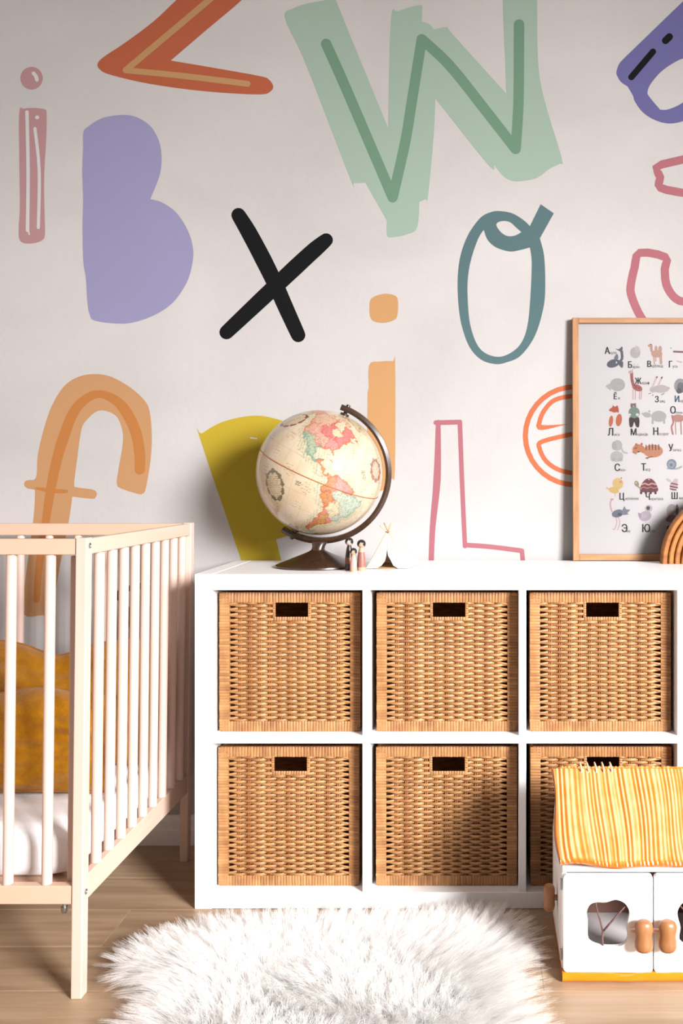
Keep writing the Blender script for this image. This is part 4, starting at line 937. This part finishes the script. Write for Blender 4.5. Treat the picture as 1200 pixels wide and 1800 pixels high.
def slope(sgn, label):
    nu, nv = 420, 36; verts = []; ridge = []; faces = []
    rs = np.random.RandomState(5+sgn)
    ks = [(rs.uniform(180, 900), rs.uniform(0, 6), rs.uniform(.3, 1)) for _ in range(12)]
    for layer in (0, 1):
        for j in range(nv+1):
            q = j/nv                                  # 0 at ridge, 1 at eave
            for i in range(nu+1):
                s = i/nu
                xa = RX0 if sgn > 0 else RX0+.018; x = xa+(RX1-xa)*s
                xw = x+.006*q*q*math.sin(q*3+s*9)+.004*math.sin(q*5+s*6)*s
                if s < .02: x += (.004*math.sin(q*7)+.003*q)*(1-s/.02)
                r_ = sum(a*math.sin(k*xw+p) for k, p, a in ks)/3.2
                y = RRY+(REY-RRY)*q; zz = RRZ+(REZ-RRZ)*q-.006*math.sin(q*PI)
                dq = (.0025*math.sin(s*17)+.003*math.sin(s*9+1))*max(0, (q-.8)/.2); zz += dq*.9; y += dq*.5
                nrm_ = Vector((0, -.66, .75)); edge = min(1, s*nu/5, (1-s)*nu/5, (1-q)*nv/2.5, 1)
                rim = max(0, min(1, (1-q)*nv/2.2, s*nu/7)); th = (.0105+.0010*r_*rim) if layer == 0 else .0
                if layer == 0: th -= .0048*(1-edge)**2
                p = Vector((x, y, zz))+nrm_*th
                if sgn < 0: p.y = 2*RRY+.0006-p.y
                verts.append(p-ho); rim = max(0, min(1, (1-q)*nv/2.2, s*nu/7)); ridge.append((.5+.5*r_)*rim-.3*(1-rim) if layer == 0 else -.2)
    n1 = (nu+1)*(nv+1)
    for layer in (0, 1):
        for j in range(nv):
            for i in range(nu):
                a = layer*n1+j*(nu+1)+i; f = (a, a+1, a+nu+2, a+nu+1); faces.append(f if layer == 0 else f[::-1])
    def ed(a, b): faces.append((a, b, b+n1, a+n1))
    for i in range(nu): ed(i+1, i); ed(nv*(nu+1)+i, nv*(nu+1)+i+1)
    for j in range(nv): ed(j*(nu+1), (j+1)*(nu+1)); ed((j+1)*(nu+1)+nu, j*(nu+1)+nu)
    me = bpy.data.meshes.new('roof_slope'); me.from_pydata([tuple(v) for v in verts], [], faces)
    at_ = me.attributes.new('ridge', 'FLOAT', 'POINT'); at_.data.foreach_set('value', ridge)
    bm = bmesh.new(); bm.from_mesh(me); bmesh.ops.recalc_face_normals(bm, faces=bm.faces); bm.to_mesh(me); bm.free()
    me.polygons.foreach_set('use_smooth', [True]*len(me.polygons)); me.set_sharp_from_angle(angle=math.radians(60)); me.materials.append(m_roof)
    return link('roof_slope', me, house)
slope(1, ''); slope(-1, '')
for k in range(2):      # gable ends under the roof
    x0 = HX+.002 if k == 0 else HX+HXW-.011
    bm = bmesh.new(); add_solid(bm, [[(HY+.013, ztop+.0045), (HYB-.013, ztop+.0045), (1.94, .362), (1.918, .362)]], .009, lambda a, b, d: (x0+d-ho.x, a-ho.y, b)); finish('gable', bm, m_hw, house)
for px in (1019.5, 1032, 1045.5, 1058.5, 1072.5):
    x = (px-CX)/F*RRY-ho.x; bm = bmesh.new()
    pts = [(x+.0012*math.cos(a*2), RRY-ho.y+.013*math.cos(a), RRZ+.0065+.0115*math.sin(a)) for a in (2*PI*i/20 for i in range(20))]
    add_tube(bm, pts, .0017, 6, closed=True, up=(1, 0, 0)); finish('rope_loop', bm, m_twine, house, True)

# ================================================================== SHEEPSKIN RUG
m_fur = bpy.data.materials.new('white_wool'); m_fur.use_nodes = True; nt = m_fur.node_tree; nt.nodes.clear()
out = nt.nodes.new('ShaderNodeOutputMaterial'); mix = nt.nodes.new('ShaderNodeMixShader'); df = nt.nodes.new('ShaderNodeBsdfDiffuse'); tl = nt.nodes.new('ShaderNodeBsdfTranslucent')
df.inputs[0].default_value = (.985, .98, .97, 1); tl.inputs[0].default_value = (.985, .98, .975, 1); mix.inputs[0].default_value = .5
nt.links.new(df.outputs[0], mix.inputs[1]); nt.links.new(tl.outputs[0], mix.inputs[2]); nt.links.new(mix.outputs[0], out.inputs[0])
RUG = [(-.715, 1.835), (-.69, 1.89), (-.625, 1.945), (-.53, 1.985), (-.42, 2.005), (-.28, 2.015), (-.13, 2.02), (0.0, 2.015), (.05, 1.985), (.068, 1.93), (.066, 1.86), (.060, 1.78), (.068, 1.68), (.07, 1.58), (.05, 1.50), (-.05, 1.46), (-.25, 1.45), (-.45, 1.475), (-.57, 1.53), (-.60, 1.62), (-.605, 1.70), (-.64, 1.765), (-.69, 1.80)]
loop = [tuple(p) for p in smooth_loop(RUG, 4)]
rug = empty('sheepskin_rug', (-.3, 1.75, 0), 'fluffy white sheepskin rug on the wooden floor', 'rug')
bm = bmesh.new(); add_solid(bm, [loop], .010, lambda x, y, d: (x+.3, y-1.75, .001+d)); finish('hide', bm, m_fur, rug)
def fur():
    rs = np.random.RandomState(11); P = np.array(loop)
    def inside(x, y):
        r = np.zeros(x.shape, bool)
        for i in range(len(P)):
            x1, y1 = P[i-1]; x2, y2 = P[i]; c = (y1 > y) != (y2 > y)
            with np.errstate(all='ignore'): r ^= c & (x < (x2-x1)*(y-y1)/(y2-y1+1e-12)+x1)
        return r
    def dist(x, y):
        d = np.full(x.shape, 9.); gx = np.zeros(x.shape); gy = np.zeros(x.shape)
        for i in range(len(P)):
            x1, y1 = P[i-1]; x2, y2 = P[i]; dx, dy = x2-x1, y2-y1
            t = np.clip(((x-x1)*dx+(y-y1)*dy)/(dx*dx+dy*dy+1e-12), 0, 1); ax, ay = x1+t*dx-x, y1+t*dy-y; dd = np.hypot(ax, ay)
            m = dd < d; d = np.where(m, dd, d); gx = np.where(m, ax/(dd+1e-9), gx); gy = np.where(m, ay/(dd+1e-9), gy)
        return d, gx, gy
    n = 9000; cx = rs.uniform(-.78, .12, n); cy = rs.uniform(1.42, 2.06, n); k = inside(cx, cy); cx, cy = cx[k], cy[k]
    d, gx, gy = dist(cx, cy); e = np.exp(-d/.045)
    ang = 2.2*np.sin(cx*9+1.3*np.sin(cy*11))+1.8*np.cos(cy*12-cx*5)+rs.normal(0, .45, cx.size)
    ox, oy = (cx+.28)/.45, (cy-1.80)/.28; on_ = np.hypot(ox, oy)+.15; ox, oy = ox/on_, oy/on_
    fx, fy = (np.cos(ang)*.38+ox*.6)*(1-e)+gx*e*1.25, (np.sin(ang)*.38+oy*.6)*(1-e)+gy*e*1.25
    Lc = rs.uniform(.040, .066, cx.size); up = .60-.32*e+rs.normal(0, .06, cx.size)
    per = 15; m = cx.size*per
    rx = np.repeat(cx, per)+rs.normal(0, .0055, m); ry = np.repeat(cy, per)+rs.normal(0, .0055, m)
    L_ = np.repeat(Lc, per)*rs.uniform(.75, 1.15, m); ux = np.repeat(up, per)
    tx = np.repeat(cx+fx*Lc, per)+rs.normal(0, .0030, m); ty = np.repeat(cy+fy*Lc, per)+rs.normal(0, .0030, m)
    tz = .012+L_*np.clip(ux, .12, 1)
    seg = 4; ts = np.linspace(0, 1, seg+1); V = np.empty((m, seg+1, 2, 3)); sa = np.arctan2(ty-ry, tx-rx)+PI/2+rs.normal(0, .5, m); sxv, syv = np.cos(sa), np.sin(sa)
    curl = rs.normal(0, .004, (m, 2))
    for i, t in enumerate(ts):
        h = t**1.35; px = rx+(tx-rx)*h+curl[:, 0]*math.sin(PI*t); py = ry+(ty-ry)*h+curl[:, 1]*math.sin(PI*t)
        pz = .010+(tz-.010)*(1.35*t-.35*t*t)*1.0
        w = .00055*(1-.8*t)
        for s, sg in enumerate((-1, 1)):
            V[:, i, s, 0] = px+sg*w*sxv+.3; V[:, i, s, 1] = py+sg*w*syv-1.75; V[:, i, s, 2] = np.maximum(pz, .004)
    b = (np.arange(m)*(seg+1)*2)[:, None]; i2 = np.arange(seg)[None, :]*2
    f = np.stack([b+i2, b+i2+1, b+i2+3, b+i2+2], -1).reshape(-1, 4)
    me = bpy.data.meshes.new('fur_pile'); nv = m*(seg+1)*2; me.vertices.add(nv); me.vertices.foreach_set('co', V.ravel())
    me.loops.add(f.size); me.loops.foreach_set('vertex_index', f.ravel().astype(np.int32)); me.polygons.add(len(f)); me.polygons.foreach_set('loop_start', np.arange(len(f), dtype=np.int32)*4)
    me.update(calc_edges=True); me.polygons.foreach_set('use_smooth', np.ones(len(f), bool)); me.materials.append(m_fur)
    tag(link('fur_pile', me, rug), kind='stuff')
fur()
